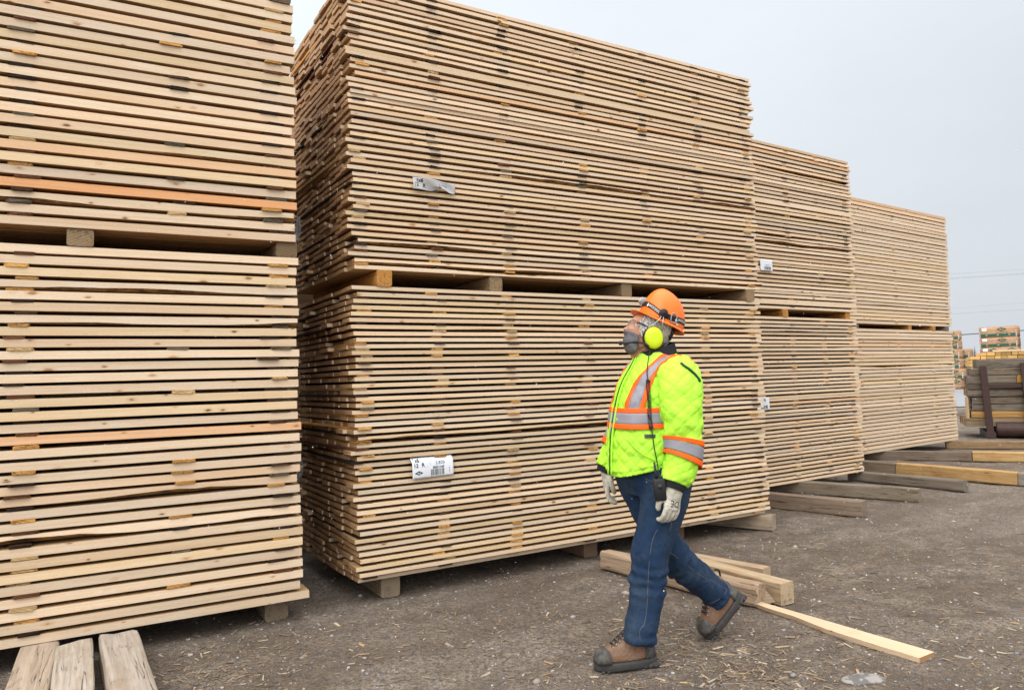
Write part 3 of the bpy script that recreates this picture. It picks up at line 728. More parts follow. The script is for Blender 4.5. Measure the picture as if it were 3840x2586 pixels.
_l = NT('clear_lens'); _l.b.inputs['Alpha'].default_value = .035
M_LENS = _l.out((.95, .97, .98), .05)

# --- torso surface
TOR = [(.86, .075, .196, .195, .205), (.93, .070, .200, .195, .208), (1.02, .062, .203, .190, .208), (1.10, .055, .202, .185, .206), (1.18, .045, .196, .178, .204), (1.26, .034, .188, .170, .203),
       (1.33, .022, .176, .163, .203), (1.385, .010, .160, .155, .200), (1.425, .0, .142, .145, .184), (1.455, -.004, .126, .134, .154), (1.485, -.006, .110, .122, .120), (1.515, -.008, .096, .112, .100)]
def hemz(th): return .895 + .0 * math.cos(th) + .052 * (.5 - .5 * math.cos(th)) + .035 * max(0, math.sin(th)) ** 2 * .6
def TS(th, z, off=0.0):
    zc = max(.86, min(1.515, z)); c, rf, rbk, rb = interp(TOR, zc)
    n = 2.25; ct, st = math.cos(th), math.sin(th)
    a = (rf if ct > 0 else rbk) * math.copysign(abs(ct) ** (2 / n), ct); b = rb * math.copysign(abs(st) ** (2 / n), st)
    v = Vector((a, b)); l = v.length
    v = v * ((l + off) / l) if l > 0 else v
    return TW(c * .89 + v.x, v.y, z)
def quilt(u, v, s=.062):
    p, q = (u * .8 + v) / s, (u * .8 - v) / s
    d1 = abs(p - math.floor(p) - .5) * 2; d2 = abs(q - math.floor(q) - .5) * 2   # 1 on a seam
    return -(max(0, (max(d1, d2) - .5) / .5) ** 2.1)
def torso():
    nu, nv = 150, 110; V = []
    for i in range(nv):
        s = i / (nv - 1)
        for j in range(nu):
            th = 2 * PI * j / nu; z = hemz(th) + (1.515 - hemz(th)) * s
            arc = th * .23
            off = .0080 * quilt(arc, z) * (1 if z < 1.47 else .2)
            off += .010 * noise.noise(Vector((arc * 8 + 2 * z, z * 7, 2))) + .007 * noise.noise(Vector((arc * 6 + z * 3, z * 19, 5))) + .006 * max(0, 1 - abs(z - 1.0) / .12) * noise.noise(Vector((arc * 4, z * 34 + arc * 8, 8)))
            off += .008 * math.sin((z - .9) * 38 + arc * 6) * max(0, 1 - abs(z - 1.02) / .14) * .25
            if s < .04: off -= .006
            V.append(TS(th, z, off))
    Fc = grid_faces(nu, nv) + [tuple(range(nu))[::-1], tuple(range((nv - 1) * nu, nv * nu))]
    return V, Fc
def limb(path, nu=40, per=10, wr=None, cap=True, qs=0, W=None):
    """path rows: a, b, z, ra (front-back), rb (sideways); smooth tube in the man's frame"""
    P = smoothcurve([r[:3] for r in path], per); R = smoothcurve([(r[3], r[4], 0) for r in path], per); V = []; n = len(P); ln = 0
    for i, p in enumerate(P):
        t = (P[min(i + 1, n - 1)] - P[max(i - 1, 0)]).normalized(); e2 = Vector((0, 1, 0)); e2 = (e2 - t * e2.dot(t)).normalized(); e1 = e2.cross(t)
        if i: ln += (p - P[i - 1]).length
        for j in range(nu):
            th = 2 * PI * j / nu; r = 1.0; off = wr(th, ln, i / (n - 1)) if wr else 0
            if qs: off += qs * quilt(th * .1, ln)
            q = p + e1 * (math.cos(th) * (R[i].x + off)) + e2 * (math.sin(th) * (R[i].y + off))
            V.append((W or LW)(q.x, q.y, q.z))
    Fc = grid_faces(nu, n)
    if cap: Fc += [tuple(range(nu))[::-1], tuple(range((n - 1) * nu, n * nu))]
    return V, Fc
SLL = [(-.012, .105, 1.425, .110, .075), (.0, .165, 1.40, .122, .092), (.030, .218, 1.335, .117, .094), (.052, .240, 1.25, .111, .090), (.062, .254, 1.15, .101, .084), (.066, .262, 1.06, .090, .078), (.088, .268, .97, .084, .074), (.128, .272, .905, .077, .068), (.140, .274, .882, .072, .062)]
SLR = [(-.035, -.105, 1.425, .105, .075), (-.055, -.160, 1.40, .106, .088), (-.06, -.215, 1.33, .100, .086), (-.055, -.240, 1.22, .094, .082), (-.02, -.258, 1.10, .088, .078), (.055, -.268, .98, .080, .072), (.105, -.274, .90, .070, .064)]
def _tw(r): return (.888 * r[0] - .256 * r[1], *r[1:])
SLL = [_tw(r) for r in SLL]; SLR = [_tw(r) for r in SLR]
def wr_sl(seed):
    def f(th, l, s):
        k = .35 + .9 * max(0, 1 - abs(s - .52) / .25) + .8 * max(0, (s - .72) / .28)
        return .015 * k * noise.noise(Vector((math.cos(th) * 1.2, math.sin(th) * 1.2 + seed, l * 17 + .8 * math.sin(th)))) + .005 * noise.noise(Vector((math.cos(th) * 2, math.sin(th) * 2, l * 7 + seed)))
    return f
J = MB(); J.add(*torso()); J.add(*limb(SLL, 48, 12, wr_sl(3), qs=.0066, W=TW)); J.add(*limb(SLR, 40, 10, wr_sl(8), qs=.0066, W=TW))
jacket = remesh(pmb('jacket', J, M_LIME), .0048, 1); jacket['label'] = 'lime quilted jacket with orange and silver bands'
def bvh_of(o):
    bm = bmesh.new(); bm.from_mesh(o.data); bmesh.ops.translate(bm, verts=bm.verts, vec=ROOT); t = BVHTree.FromBMesh(bm); bm.free(); return t
JB = bvh_of(jacket)
def hit(px, py, tree, off=.004, cx0=0, cy0=0, k=1.0):
    d = ray(cx0 + px / k, cy0 + py / k); h = tree.ray_cast(C_O, d, 12)
    if h[0] is None: return None
    n = h[1] if h[1].dot(d) < 0 else -h[1]
    return h[0] + (n * .6 - d * .4).normalized() * off
def snap(p, tree, off):
    h = tree.find_nearest(p); n = h[1]
    if (p - h[0]).dot(n) < 0 and (p - h[0]).length > .0005: pass
    return h[0] + n * off
def strip(name, L_, R_, mat, parent, tree, n=8, m_=4, off=.004):
    """band laid on a garment between two edge curves (points on it)"""
    A = smoothcurve(L_, n); B = smoothcurve(R_, n); V = []; k = m_ + 1
    for a, b in zip(A, B):
        for j in range(k): V.append(snap(a.lerp(b, j / m_), tree, off))
    Fc = grid_faces(k, len(A), False)
    o = pm(name, V, Fc, mat, parent); s = o.modifiers.new('s', 'SOLIDIFY'); s.thickness = .0025; s.offset = 0; apply_mods(o); return o
# waist bands follow the torso all round, sleeve bands follow the sleeves
def wband(name, z0, z1, mat, off):
    nu, m_ = 130, 5; V = []
    for i in range(m_ + 1):
        for j in range(nu):
            th = 2 * PI * j / nu; z = z0 + (z1 - z0) * i / m_ + .012 * (.5 - .5 * math.cos(th)) - .006 * math.sin(th)
            V.append(TS(th, z, off + .0035 * noise.noise(Vector((th * 2.1, z * 7, 2))) + .0015 * noise.noise(Vector((th * 5, z * 30, 2)))))
    o = pm(name, V, grid_faces(nu, m_ + 1), mat, jacket); s = o.modifiers.new('s', 'SOLIDIFY'); s.thickness = .003; s.offset = 0; apply_mods(o)
wband('orange_band', 1.218, 1.242, M_ORB, .0058); wband('silver_band', 1.163, 1.219, M_SIL, .0052); wband('orange_band', 1.140, 1.164, M_ORB, .0058)
def sband(name, path, z0, z1, mat, off, seed):
    P = smoothcurve([r[:3] for r in path], 24); R = smoothcurve([(r[3], r[4], 0) for r in path], 24); V = []; nu = 48; cnt = 0
    for i, p in enumerate(P):
        if not (z1 >= p.z >= z0): continue
        t = (P[min(i + 1, len(P) - 1)] - P[i - 1]).normalized(); e2 = Vector((0, 1, 0)); e2 = (e2 - t * e2.dot(t)).normalized(); e1 = e2.cross(t); cnt += 1
        for j in range(nu):
            th = 2 * PI * j / nu; o_ = off + .0025 * noise.noise(Vector((math.cos(th) * 2, math.sin(th) * 2, p.z * 9 + seed)))
            q = p + e1 * (math.cos(th) * (R[i].x + o_)) + e2 * (math.sin(th) * (R[i].y + o_)) + Vector((0, 0, .02 * -math.cos(th)))
            V.append(TW(*q))
    o = pm(name, V, grid_faces(nu, cnt), mat, jacket); s = o.modifiers.new('s', 'SOLIDIFY'); s.thickness = .003; s.offset = 0; apply_mods(o)
for path, sd in ((SLL, 3), (SLR, 8)):
    sband('orange_band', path, 1.066, 1.092, M_ORB, .0078, sd); sband('silver_band', path, 1.012, 1.067, M_SIL, .0068, sd); sband('orange_band', path, .984, 1.013, M_ORB, .0078, sd)
# diagonal shoulder bands
def mirror(p):
    q = p - ROOT; return p - TL * (2 * q.dot(TL))
cb = [(370, 968, 510, 985), (398, 868, 540, 885), (440, 772, 572, 785), (508, 682, 618, 672), (585, 604, 680, 600), (648, 546, 742, 562)]
rows = []
for (x0, y0, x1, y1) in cb:
    a, b = hit(x0, y0, JB, .003, 2150, 1050, 1.96), hit(x1, y1, JB, .003, 2150, 1050, 1.96)
    if a and b: rows.append((a, b))
bk = [(TW(-.03, .09, 1.475), TW(-.03, .165, 1.455)), (TW(-.10, .085, 1.45), TW(-.10, .165, 1.42)), (TW(-.15, .075, 1.36), TW(-.14, .155, 1.36)), (TW(-.165, .06, 1.24), TW(-.155, .14, 1.24))]
rows += bk
def sub(rows, f0, f1): return [a.lerp(b, f0) for a, b in rows], [a.lerp(b, f1) for a, b in rows]
for rws in (rows, [(mirror(a), mirror(b)) for a, b in rows]):
    for f0, f1, mt, nm in ((0, .24, M_ORB, 'orange_band'), (.235, .765, M_SIL, 'silver_band'), (.76, 1, M_ORB, 'orange_band')):
        strip(nm, *sub(rws, f0, f1), mt, jacket, JB, 8, 4, .0035 if mt is M_ORB else .003)
# zip, hem trim, pocket, labels
zl = [TS(0, z, .006) for z in np.linspace(.905, 1.50, 24)]
mb = MB(); mb.tube(zl, .0024, 6); pmb('zipper', mb, M_BLK, jacket)
mb = MB(); mb.tube([TS(.075, z, .005) for z in np.linspace(.905, 1.49, 24)], .005, 6); mb.tube([TS(-.075, z, .005) for z in np.linspace(.905, 1.49, 24)], .005, 6); pmb('zip_flap', mb, M_LIME, jacket)
mb = MB(); mb.tube([TS(.02, 1.16, .012), TS(.025, 1.13, .014), TS(.025, 1.105, .012)], .0035, 6); pmb('zip_pull', mb, M_GREY, jacket)
def pathline(name, pts, r, mat, parent, tree, ox=2150, oy=1050, k=1.96, off=.002, n=6):
    P = [hit(x, y, tree, off, ox, oy, k) for x, y in pts]; P = [p for p in P if p]
    if len(P) < 2: return None
    mb = MB(); mb.tube(smoothcurve(P, 6), r, n); return pmb(name, mb, mat, parent)
pathline('pocket_seam', [(412, 1138), (425, 1190), (462, 1240), (520, 1285), (585, 1315), (618, 1330)], .0034, M_LIME, jacket, JB)
def patch(name, quad, mat, parent, tree, ox=2150, oy=1050, k=1.96, off=.006):
    P = [hit(x, y, tree, off, ox, oy, k) for x, y in quad]
    if None in P: return None
    n = 5; V = []
    for i in range(n + 1):
        for j in range(n + 1): V.append(snap((P[0].lerp(P[1], j / n)).lerp(P[3].lerp(P[2], j / n), i / n), tree, off))
    o = pm(name, V, grid_faces(n + 1, n + 1, False), mat, parent); s = o.modifiers.new('s', 'SOLIDIFY'); s.thickness = .002; apply_mods(o); return P
P = patch('dark_label', [(522, 1132), (600, 1132), (601, 1158), (523, 1160)], plain('label_grey', (.05, .05, .055), .6), jacket, JB)
if P:
    mb = MB(); 
    for q in ((.06, .2), (.3, .95)):
        for rr in ((.2, .35), (.6, .75)):
            a = P[0].lerp(P[1], q[0]).lerp(P[3].lerp(P[2], q[0]), rr[0]); b = P[0].lerp(P[1], q[1]).lerp(P[3].lerp(P[2], q[1]), rr[0]); mb.tube([a + (C_O - a).normalized() * .003, b + (C_O - b).normalized() * .003], .0012, 5)
    pmb('lettering', mb, M_SIL, jacket)
P = patch('black_label', [(543, 1396), (592, 1382), (596, 1402), (548, 1420)], M_BLKC, jacket, JB)
if P:
    mb = MB()
    for i in range(4):
        a = P[0].lerp(P[1], .14 + .22 * i).lerp(P[3].lerp(P[2], .14 + .22 * i), .3); b = P[0].lerp(P[1], .18 + .22 * i).lerp(P[3].lerp(P[2], .18 + .22 * i), .7); mb.tube([a + (C_O - a).normalized() * .003, b + (C_O - b).normalized() * .003], .0016, 5)
    pmb('lettering', mb, M_WHITE, jacket)
pathline('armhole_opening', [(792, 612), (815, 632), (850, 655), (890, 690), (918, 725), (930, 748)], .0075, plain('dark_green_lining', (.012, .05, .02), .8), jacket, JB, off=.0015)
# knit collar and cuffs
def ring(name, cz, ra, rb_, tilt, h, mat, parent, open_=0.0, r=.011):
    nu = 48; V = []; m_ = 6
    for i in range(m_ + 1):
        s = i / m_
        for j in range(nu + 1):
            th = open_ + (2 * PI - 2 * open_) * j / nu
            q = 1 - .10 * s; a = -.008 + ra * q * math.cos(th); b = rb_ * q * math.sin(th)
            V.append(TW(a, b, cz + h * s - tilt * a + .002 * noise.noise(Vector((th * 5, s * 3, 1)))))
    o = pm(name, V, grid_faces(nu + 1, m_ + 1, False), mat, parent); s = o.modifiers.new('s', 'SOLIDIFY'); s.thickness = r; s.offset = 0; apply_mods(o); return o
ring('knit_collar', 1.484, .108, .106, .26, .055, M_BLKC, jacket, .16)
ring('dark_shirt', 1.475, .090, .088, .26, .060, plain('dark_shirt_cloth', (.012, .012, .014), .9), person, 0)
def cuff(path, name='knit_cuff'):
    a, b = path[-2], path[-1]; d = (Vector(b[:3]) - Vector(a[:3])).normalized(); p = Vector(b[:3])
    V, Fc = limb([(*(p - d * .012), b[3] * .84, b[4] * .84), (*(p + d * .012), b[3] * .80, b[4] * .80), (*(p + d * .03), b[3] * .72, b[4] * .72)], 32, 4, W=TW)
    pm(name, V, Fc, M_BLKC, jacket)
cuff(SLL); cuff(SLR)

# --- jeans
LEGL = [(.030, .085, .93, .150, .125), (.040, .092, .84, .148, .122), (.068, .096, .74, .136, .114), (.112, .098, .64, .122, .104), (.160, .098, .54, .110, .096), (.172, .096, .455, .103, .092), (.188, .096, .36, .102, .090), (.210, .096, .26, .094, .085), (.236, .094, .185, .094, .087), (.246, .092, .14, .093, .087), (.250, .090, .118, .090, .085)]
LEGR = [(.05, -.085, .93, .150, .125), (.032, -.080, .84, .146, .120), (.012, -.065, .74, .130, .110), (-.010, -.045, .64, .116, .100), (-.040, -.025, .54, .106, .096), (-.100, -.008, .455, .100, .092), (-.185, .006, .378, .092, .088), (-.275, .012, .298, .086, .086), (-.335, .014, .246, .084, .085), (-.368, .014, .217, .082, .085), (-.380, .014, .207, .079, .082)]
LEGL = [(a, b, z, ra * (.88 if z < .8 else .95), rb * (.9 if z < .8 else .97)) for a, b, z, ra, rb in LEGL]; LEGR = [(a, b, z, ra * (.90 if z < .8 else .96), rb * .92) for a, b, z, ra, rb in LEGR]
def wr_leg(seed):
    def f(th, l, s):
        k = .3 + 1.1 * max(0, 1 - abs(s - .55) / .16) + 1.5 * max(0, (s - .78) / .22)
        z_ = s * 1.0; f_ = max(0, 1 - abs(s - .55) / .13) + 1.3 * max(0, (s - .74) / .26)
        fold = f_ * .0135 * math.sin(l * 118 + 2.2 * math.cos(th + seed) + 2 * noise.noise(Vector((math.cos(th) * 1.5, math.sin(th) * 1.5, l * 6 + seed)))) * (.5 + .5 * noise.noise(Vector((math.cos(th) * 1.3 + seed, math.sin(th) * 1.3, l * 4))))
        return fold + .013 * k * noise.noise(Vector((math.cos(th) * 1.1 + seed, math.sin(th) * 1.1, l * 15 + 1.2 * math.cos(th + seed)))) + .006 * noise.noise(Vector((math.cos(th) * 1.6, math.sin(th) * 1.6 + seed, l * 5)))
    return f
J = MB(); J.add(*limb(LEGL, 44, 10, wr_leg(1))); J.add(*limb(LEGR, 44, 10, wr_leg(6)))
PEL = []
for z, a, rf, rr, rb_ in ((.80, .04, .13, .14, .17), (.86, .04, .155, .165, .195), (.93, .045, .165, .17, .19), (1.03, .05, .165, .16, .185)):
    for j in range(44):
        th = 2 * PI * j / 44; PEL.append(LW(a + (rf if math.cos(th) > 0 else rr) * math.cos(th), rb_ * math.sin(th), z))
J.add(PEL, grid_faces(44, 4) + [tuple(range(44))[::-1], tuple(range(132, 176))])
jeans = remesh(pmb('jeans', J, M_JEAN), .0065, 2); jeans['label'] = 'dark blue denim jeans with pale seam stitching'
NB = bvh_of(jeans)
LO = dict(ox=2150, oy=1700, k=1.77)
pathline('seam_stitching', [(560, 500), (530, 560), (513, 640), (502, 740), (496, 850), (492, 960), (484, 1060), (470, 1130), (442, 1170), (443, 1230), (446, 1275)], .0009, M_THR, jeans, NB, **LO, off=.0004)
pathline('seam_stitching', [(640, 655), (700, 695), (760, 742), (820, 790), (880, 828), (930, 848), (980, 880), (1020, 900)], .0009, M_THR, jeans, NB, **LO, off=.0004)
pathline('seam_stitching', [(640, 510), (650, 470), (655, 420), (660, 380)], .0009, M_THR, jeans, NB, **LO, off=.0004)
pathline('hem_stitching', [(335, 1262), (380, 1285), (440, 1298), (500, 1295), (540, 1280)], .0009, M_THR, jeans, NB, **LO, off=.0004)
pathline('hem_stitching', [(1018, 898), (1005, 930), (970, 962), (930, 985), (905, 992)], .0009, M_THR, jeans, NB, **LO, off=.0004)
pathline('pocket_seam', [(480, 165), (500, 178), (530, 182)], .0009, M_THR, jeans, NB, **LO, off=.0004)

# --- body under the clothes (one continuous surface: head, neck, trunk and limbs)
HC = Vector((.714, 3.862, 1.598)); TILT = math.radians(24)
hf0 = Vector((-1, -.07, 0)).normalized(); hy = Vector((.07, -1, 0)).normalized()     # his left side
hx = (hf0 * math.cos(TILT) + Zv * math.sin(TILT)).normalized(); hz = (Zv * math.cos(TILT) - hf0 * math.sin(TILT)).normalized()
def HW(x, y, z): return HC + hx * (x * .85) + hy * y + hz * z
HEAD = [(-.118, .055, -.005, .030), (-.112, .082, -.03, .046), (-.100, .103, -.055, .056), (-.085, .115, -.070, .064), (-.055, .121, -.083, .071), (-.025, .124, -.094, .077), (.0, .127, -.102, .080), (.025, .130, -.106, .082), (.05, .138, -.108, .083), (.07, .132, -.108, .083), (.085, .118, -.107, .082), (.105, .095, -.104, .079), (.14, .075, -.095, .070), (.175, .045, -.07, .05), (.19, .03, -.04, .03), (.20, .02, -.015, .012)]
def headpt(th, z, off=0):
    f, bk_, w = interp(HEAD, z); c = (f + bk_) / 2 * .25; n = 2.3; ct, st = math.cos(th), math.sin(th)
    x = c + ((f - c) if ct > 0 else (c - bk_)) * math.copysign(abs(ct) ** (2 / n), ct); y = w * math.copysign(abs(st) ** (2 / n), st)
    if ct > 0:
        nz = math.exp(-(y / .0125) ** 2); pr = interp([(-.05, 0), (-.026, .012), (-.014, .036), (-.004, .034), (.02, .018), (.045, .004), (.06, 0)], z)[0]
        wide = math.exp(-(y / .02) ** 2) * math.exp(-((z + .012) / .012) ** 2) * .012
        x += nz * pr + wide
        for s in (1, -1): x -= .013 * math.exp(-((y - s * .034) / .016) ** 2 - ((z - .022) / .014) ** 2)
        for s in (1, -1): x += .004 * math.exp(-((y - s * .045) / .02) ** 2 - ((z + .02) / .02) ** 2)
        x += .006 * math.exp(-(y / .03) ** 2 - ((z + .068) / .012) ** 2) + .008 * math.exp(-(y / .022) ** 2 - ((z + .108) / .014) ** 2)
    l = math.hypot(x - c, y) or 1; k = (l + off) / l
    return HW(c + (x - c) * k, y * k, z)
B = MB(); nu = 56; zs = [-.118 + .318 * i / 45 for i in range(46)]
B.add([headpt(2 * PI * j / nu, z) for z in zs for j in range(nu)], grid_faces(nu, 46) + [tuple(range(nu))[::-1], tuple(range(45 * nu, 46 * nu))])
def wt(pts, r): B.tube(smoothcurve([p for p in pts], 5), smooth_r(r, 5), 20)
def smooth_r(r, n): return [q.x for q in smoothcurve([(x, 0, 0) for x in r], n)]
wt([HW(-.005, 0, -.02), HW(-.005, 0, -.09), TW(-.01, 0, 1.48), TW(-.005, 0, 1.40)], (.07, .070, .068, .085))
tv = []
for z in np.linspace(1.0, 1.45, 12):
    c, rf, rbk, rb_ = interp(TOR, z)
    for j in range(40):
        th = 2 * PI * j / 40; tv.append(TW(c * .89 + (rf if math.cos(th) > 0 else rbk) * .68 * math.cos(th), rb_ * .68 * math.sin(th), z))
B.add(tv, grid_faces(40, 12) + [tuple(range(40))[::-1], tuple(range(440, 480))])
for pth, k, W_ in ((SLL, .55, TW), (SLR, .55, TW), (LEGL, .66, LW), (LEGR, .66, LW)):
    B.add(*limb([(r[0], r[1], r[2], r[3] * k, r[4] * k) for r in pth], 20, 4, W=W_))
def hand_in(p, d):
    B.tube([p, p + d * .03, p + d * .07, p + d * .10], [.03, .022, .02, .008], 12)
dL = (LW(.185, .276, .70) - LW(.140, .274, .875)).normalized(); dR = (LW(.128, -.278, .717) - LW(.118, -.276, .89)).normalized()
hand_in(TW(*SLL[-1][:3]), dL); hand_in(TW(*SLR[-1][:3]), dR)
body = remesh(pmb('body', B, M_SKIN), .0055, 1)
BB = bvh_of(body)
# eyes
for s in (1, -1):
    mb = MB(); mb.ball(HW(.1085, s * .034, .021), .0112, 14, 10); e = pmb('eye', mb, plain('eye_white', (.42, .38, .36), .3, var=.02)); 
    mb = MB(); mb.ball(HW(.1172, s * .0355, .022), .0052, 10, 6); pmb('iris', mb, plain('eye_iris', (.05, .04, .03), .2, var=.02), e)
    mb = MB(); mb.tube([HW(.135, s * .012, .046), HW(.133, s * .034, .053), HW(.118, s * .054, .046)], [.002, .0028, .0012], 8); pmb('eyebrow', mb, M_HAIR)
# hair: a rough shell below the hat and combed locks
def hair():
    mb = MB(); V = []; nz, nt = 12, 60
    th0 = .95
    for i in range(nz):
        z = -.004 + (.115 + .004) * i / (nz - 1)
        for j in range(nt):
            th = th0 + (2 * PI - 2 * th0) * j / (nt - 1); zz = z
            if i == 0: zz += .012 * noise.noise(Vector((th * 6, 1, 2)))
            V.append(headpt(th, zz, .008 + .005 * noise.noise(Vector((th * 9, z * 60, 4)))))
    mb.add(V, grid_faces(nt, nz, False)); r = random.Random(4)
    for k in range(520):
        th = r.choice((r.uniform(.82, 1.75), 2 * PI - r.uniform(.82, 1.75), r.uniform(1.9, 2 * PI - 1.9), r.uniform(1.9, 2 * PI - 1.9)))
        z = r.uniform(.0, .10); s = 1 if th < PI else -1
        p = headpt(th, z, .004); q = headpt(th + s * r.uniform(.06, .16), z - r.uniform(.012, .03), r.uniform(.008, .018)); w = headpt(th + s * r.uniform(.15, .28), z - r.uniform(.018, .045), r.uniform(.005, .02))
        mb.tube([p, q, w], [.0022, .0018, .0004], 4)
    o = pmb('hair', mb, M_HAIR); o['label'] = 'short white and grey hair'
hair()
# mask with loops
def face_mask():
    V = []; ns, nt = 25, 13
    prof = [(.158, -.018), (.153, -.027), (.142, -.038), (.141, -.053), (.137, -.069), (.128, -.084), (.113, -.100), (.094, -.114), (.070, -.121)]
    PC = smoothcurve([(x, 0, z) for x, z in prof], 6)
    for i in range(nt):
        t = i / (nt - 1); c = PC[int(t * (len(PC) - 1))]
        for j in range(ns):
            s = j / (ns - 1) * 2 - 1; ex = (.080, -.012 + (-.055 + .012) * t)
            k = abs(s) ** 1.9; x = c.x + (ex[0] - .02 * t - c.x) * k; z = c.z + (-.022 - .072 * t - c.z) * k; y = .077 * math.sin(s * PI / 2)
            if t < .2 and abs(s) > .25: x -= .010 * math.exp(-((abs(s) - .4) / .15) ** 2)
            x += .0016 * noise.noise(Vector((s * 6, t * 5, 3))) + .0012 * math.sin(t * 16) * (1 - k)
            V.append(HW(x, y, z))
    o = pm('face_mask', V, grid_faces(ns, nt, False), M_MASK); s = o.modifiers.new('s', 'SOLIDIFY'); s.thickness = .0025; apply_mods(o); o['label'] = 'grey cloth mask over nose and mouth'
    for s in (1, -1):
        mb = MB(); mb.tube(smoothcurve([HW(.08, s * .0765, -.024), HW(.05, s * .084, -.006), HW(.02, s * .088, .006)], 5), .0019, 6); pmb('ear_loop', mb, M_BLKC, o)
        mb = MB(); mb.tube(smoothcurve([HW(.062, s * .073, -.094), HW(.045, s * .08, -.085), HW(.02, s * .086, -.055)], 5), .0016, 6); pmb('ear_loop', mb, M_BLKC, o)
face_mask()
# safety glasses
def glasses():
    fr = MB(); ln = MB()
    for s in (1, -1):
        q = [HW(.149, s * .008, .036), HW(.146, s * .04, .040), HW(.126, s * .068, .038), HW(.104, s * .077, .030), HW(.106, s * .074, .008), HW(.126, s * .064, -.006), HW(.143, s * .036, -.008), HW(.149, s * .012, .004)]
        fr.tube(smoothcurve(q + [q[0]], 4), .0019, 6); c = sum(q, Vector()) / 8 + hx * .008
        k = len(ln.V); ln.V += [tuple(c)] + [tuple(v) for v in q]; ln.F += [(k, k + 1 + i, k + 1 + (i + 1) % 8) for i in range(8)]
    fr.tube([HW(.149, .008, .03), HW(.154, 0, .028), HW(.149, -.008, .03)], .002, 6)
    o = pmb('safety_glasses', fr, plain('clear_frame', (.20, .20, .22), .35)); pmb('lens', ln, M_LENS, o)
    for s in (1, -1):
        mb = MB(); mb.tube([HW(.118, s * .074, .034), HW(.092, s * .083, .035), HW(.05, s * .088, .031), HW(-.01, s * .089, .026)], [.004, .0042, .0038, .003], 8); pmb('temple_arm', mb, M_BLK, o)
glasses()
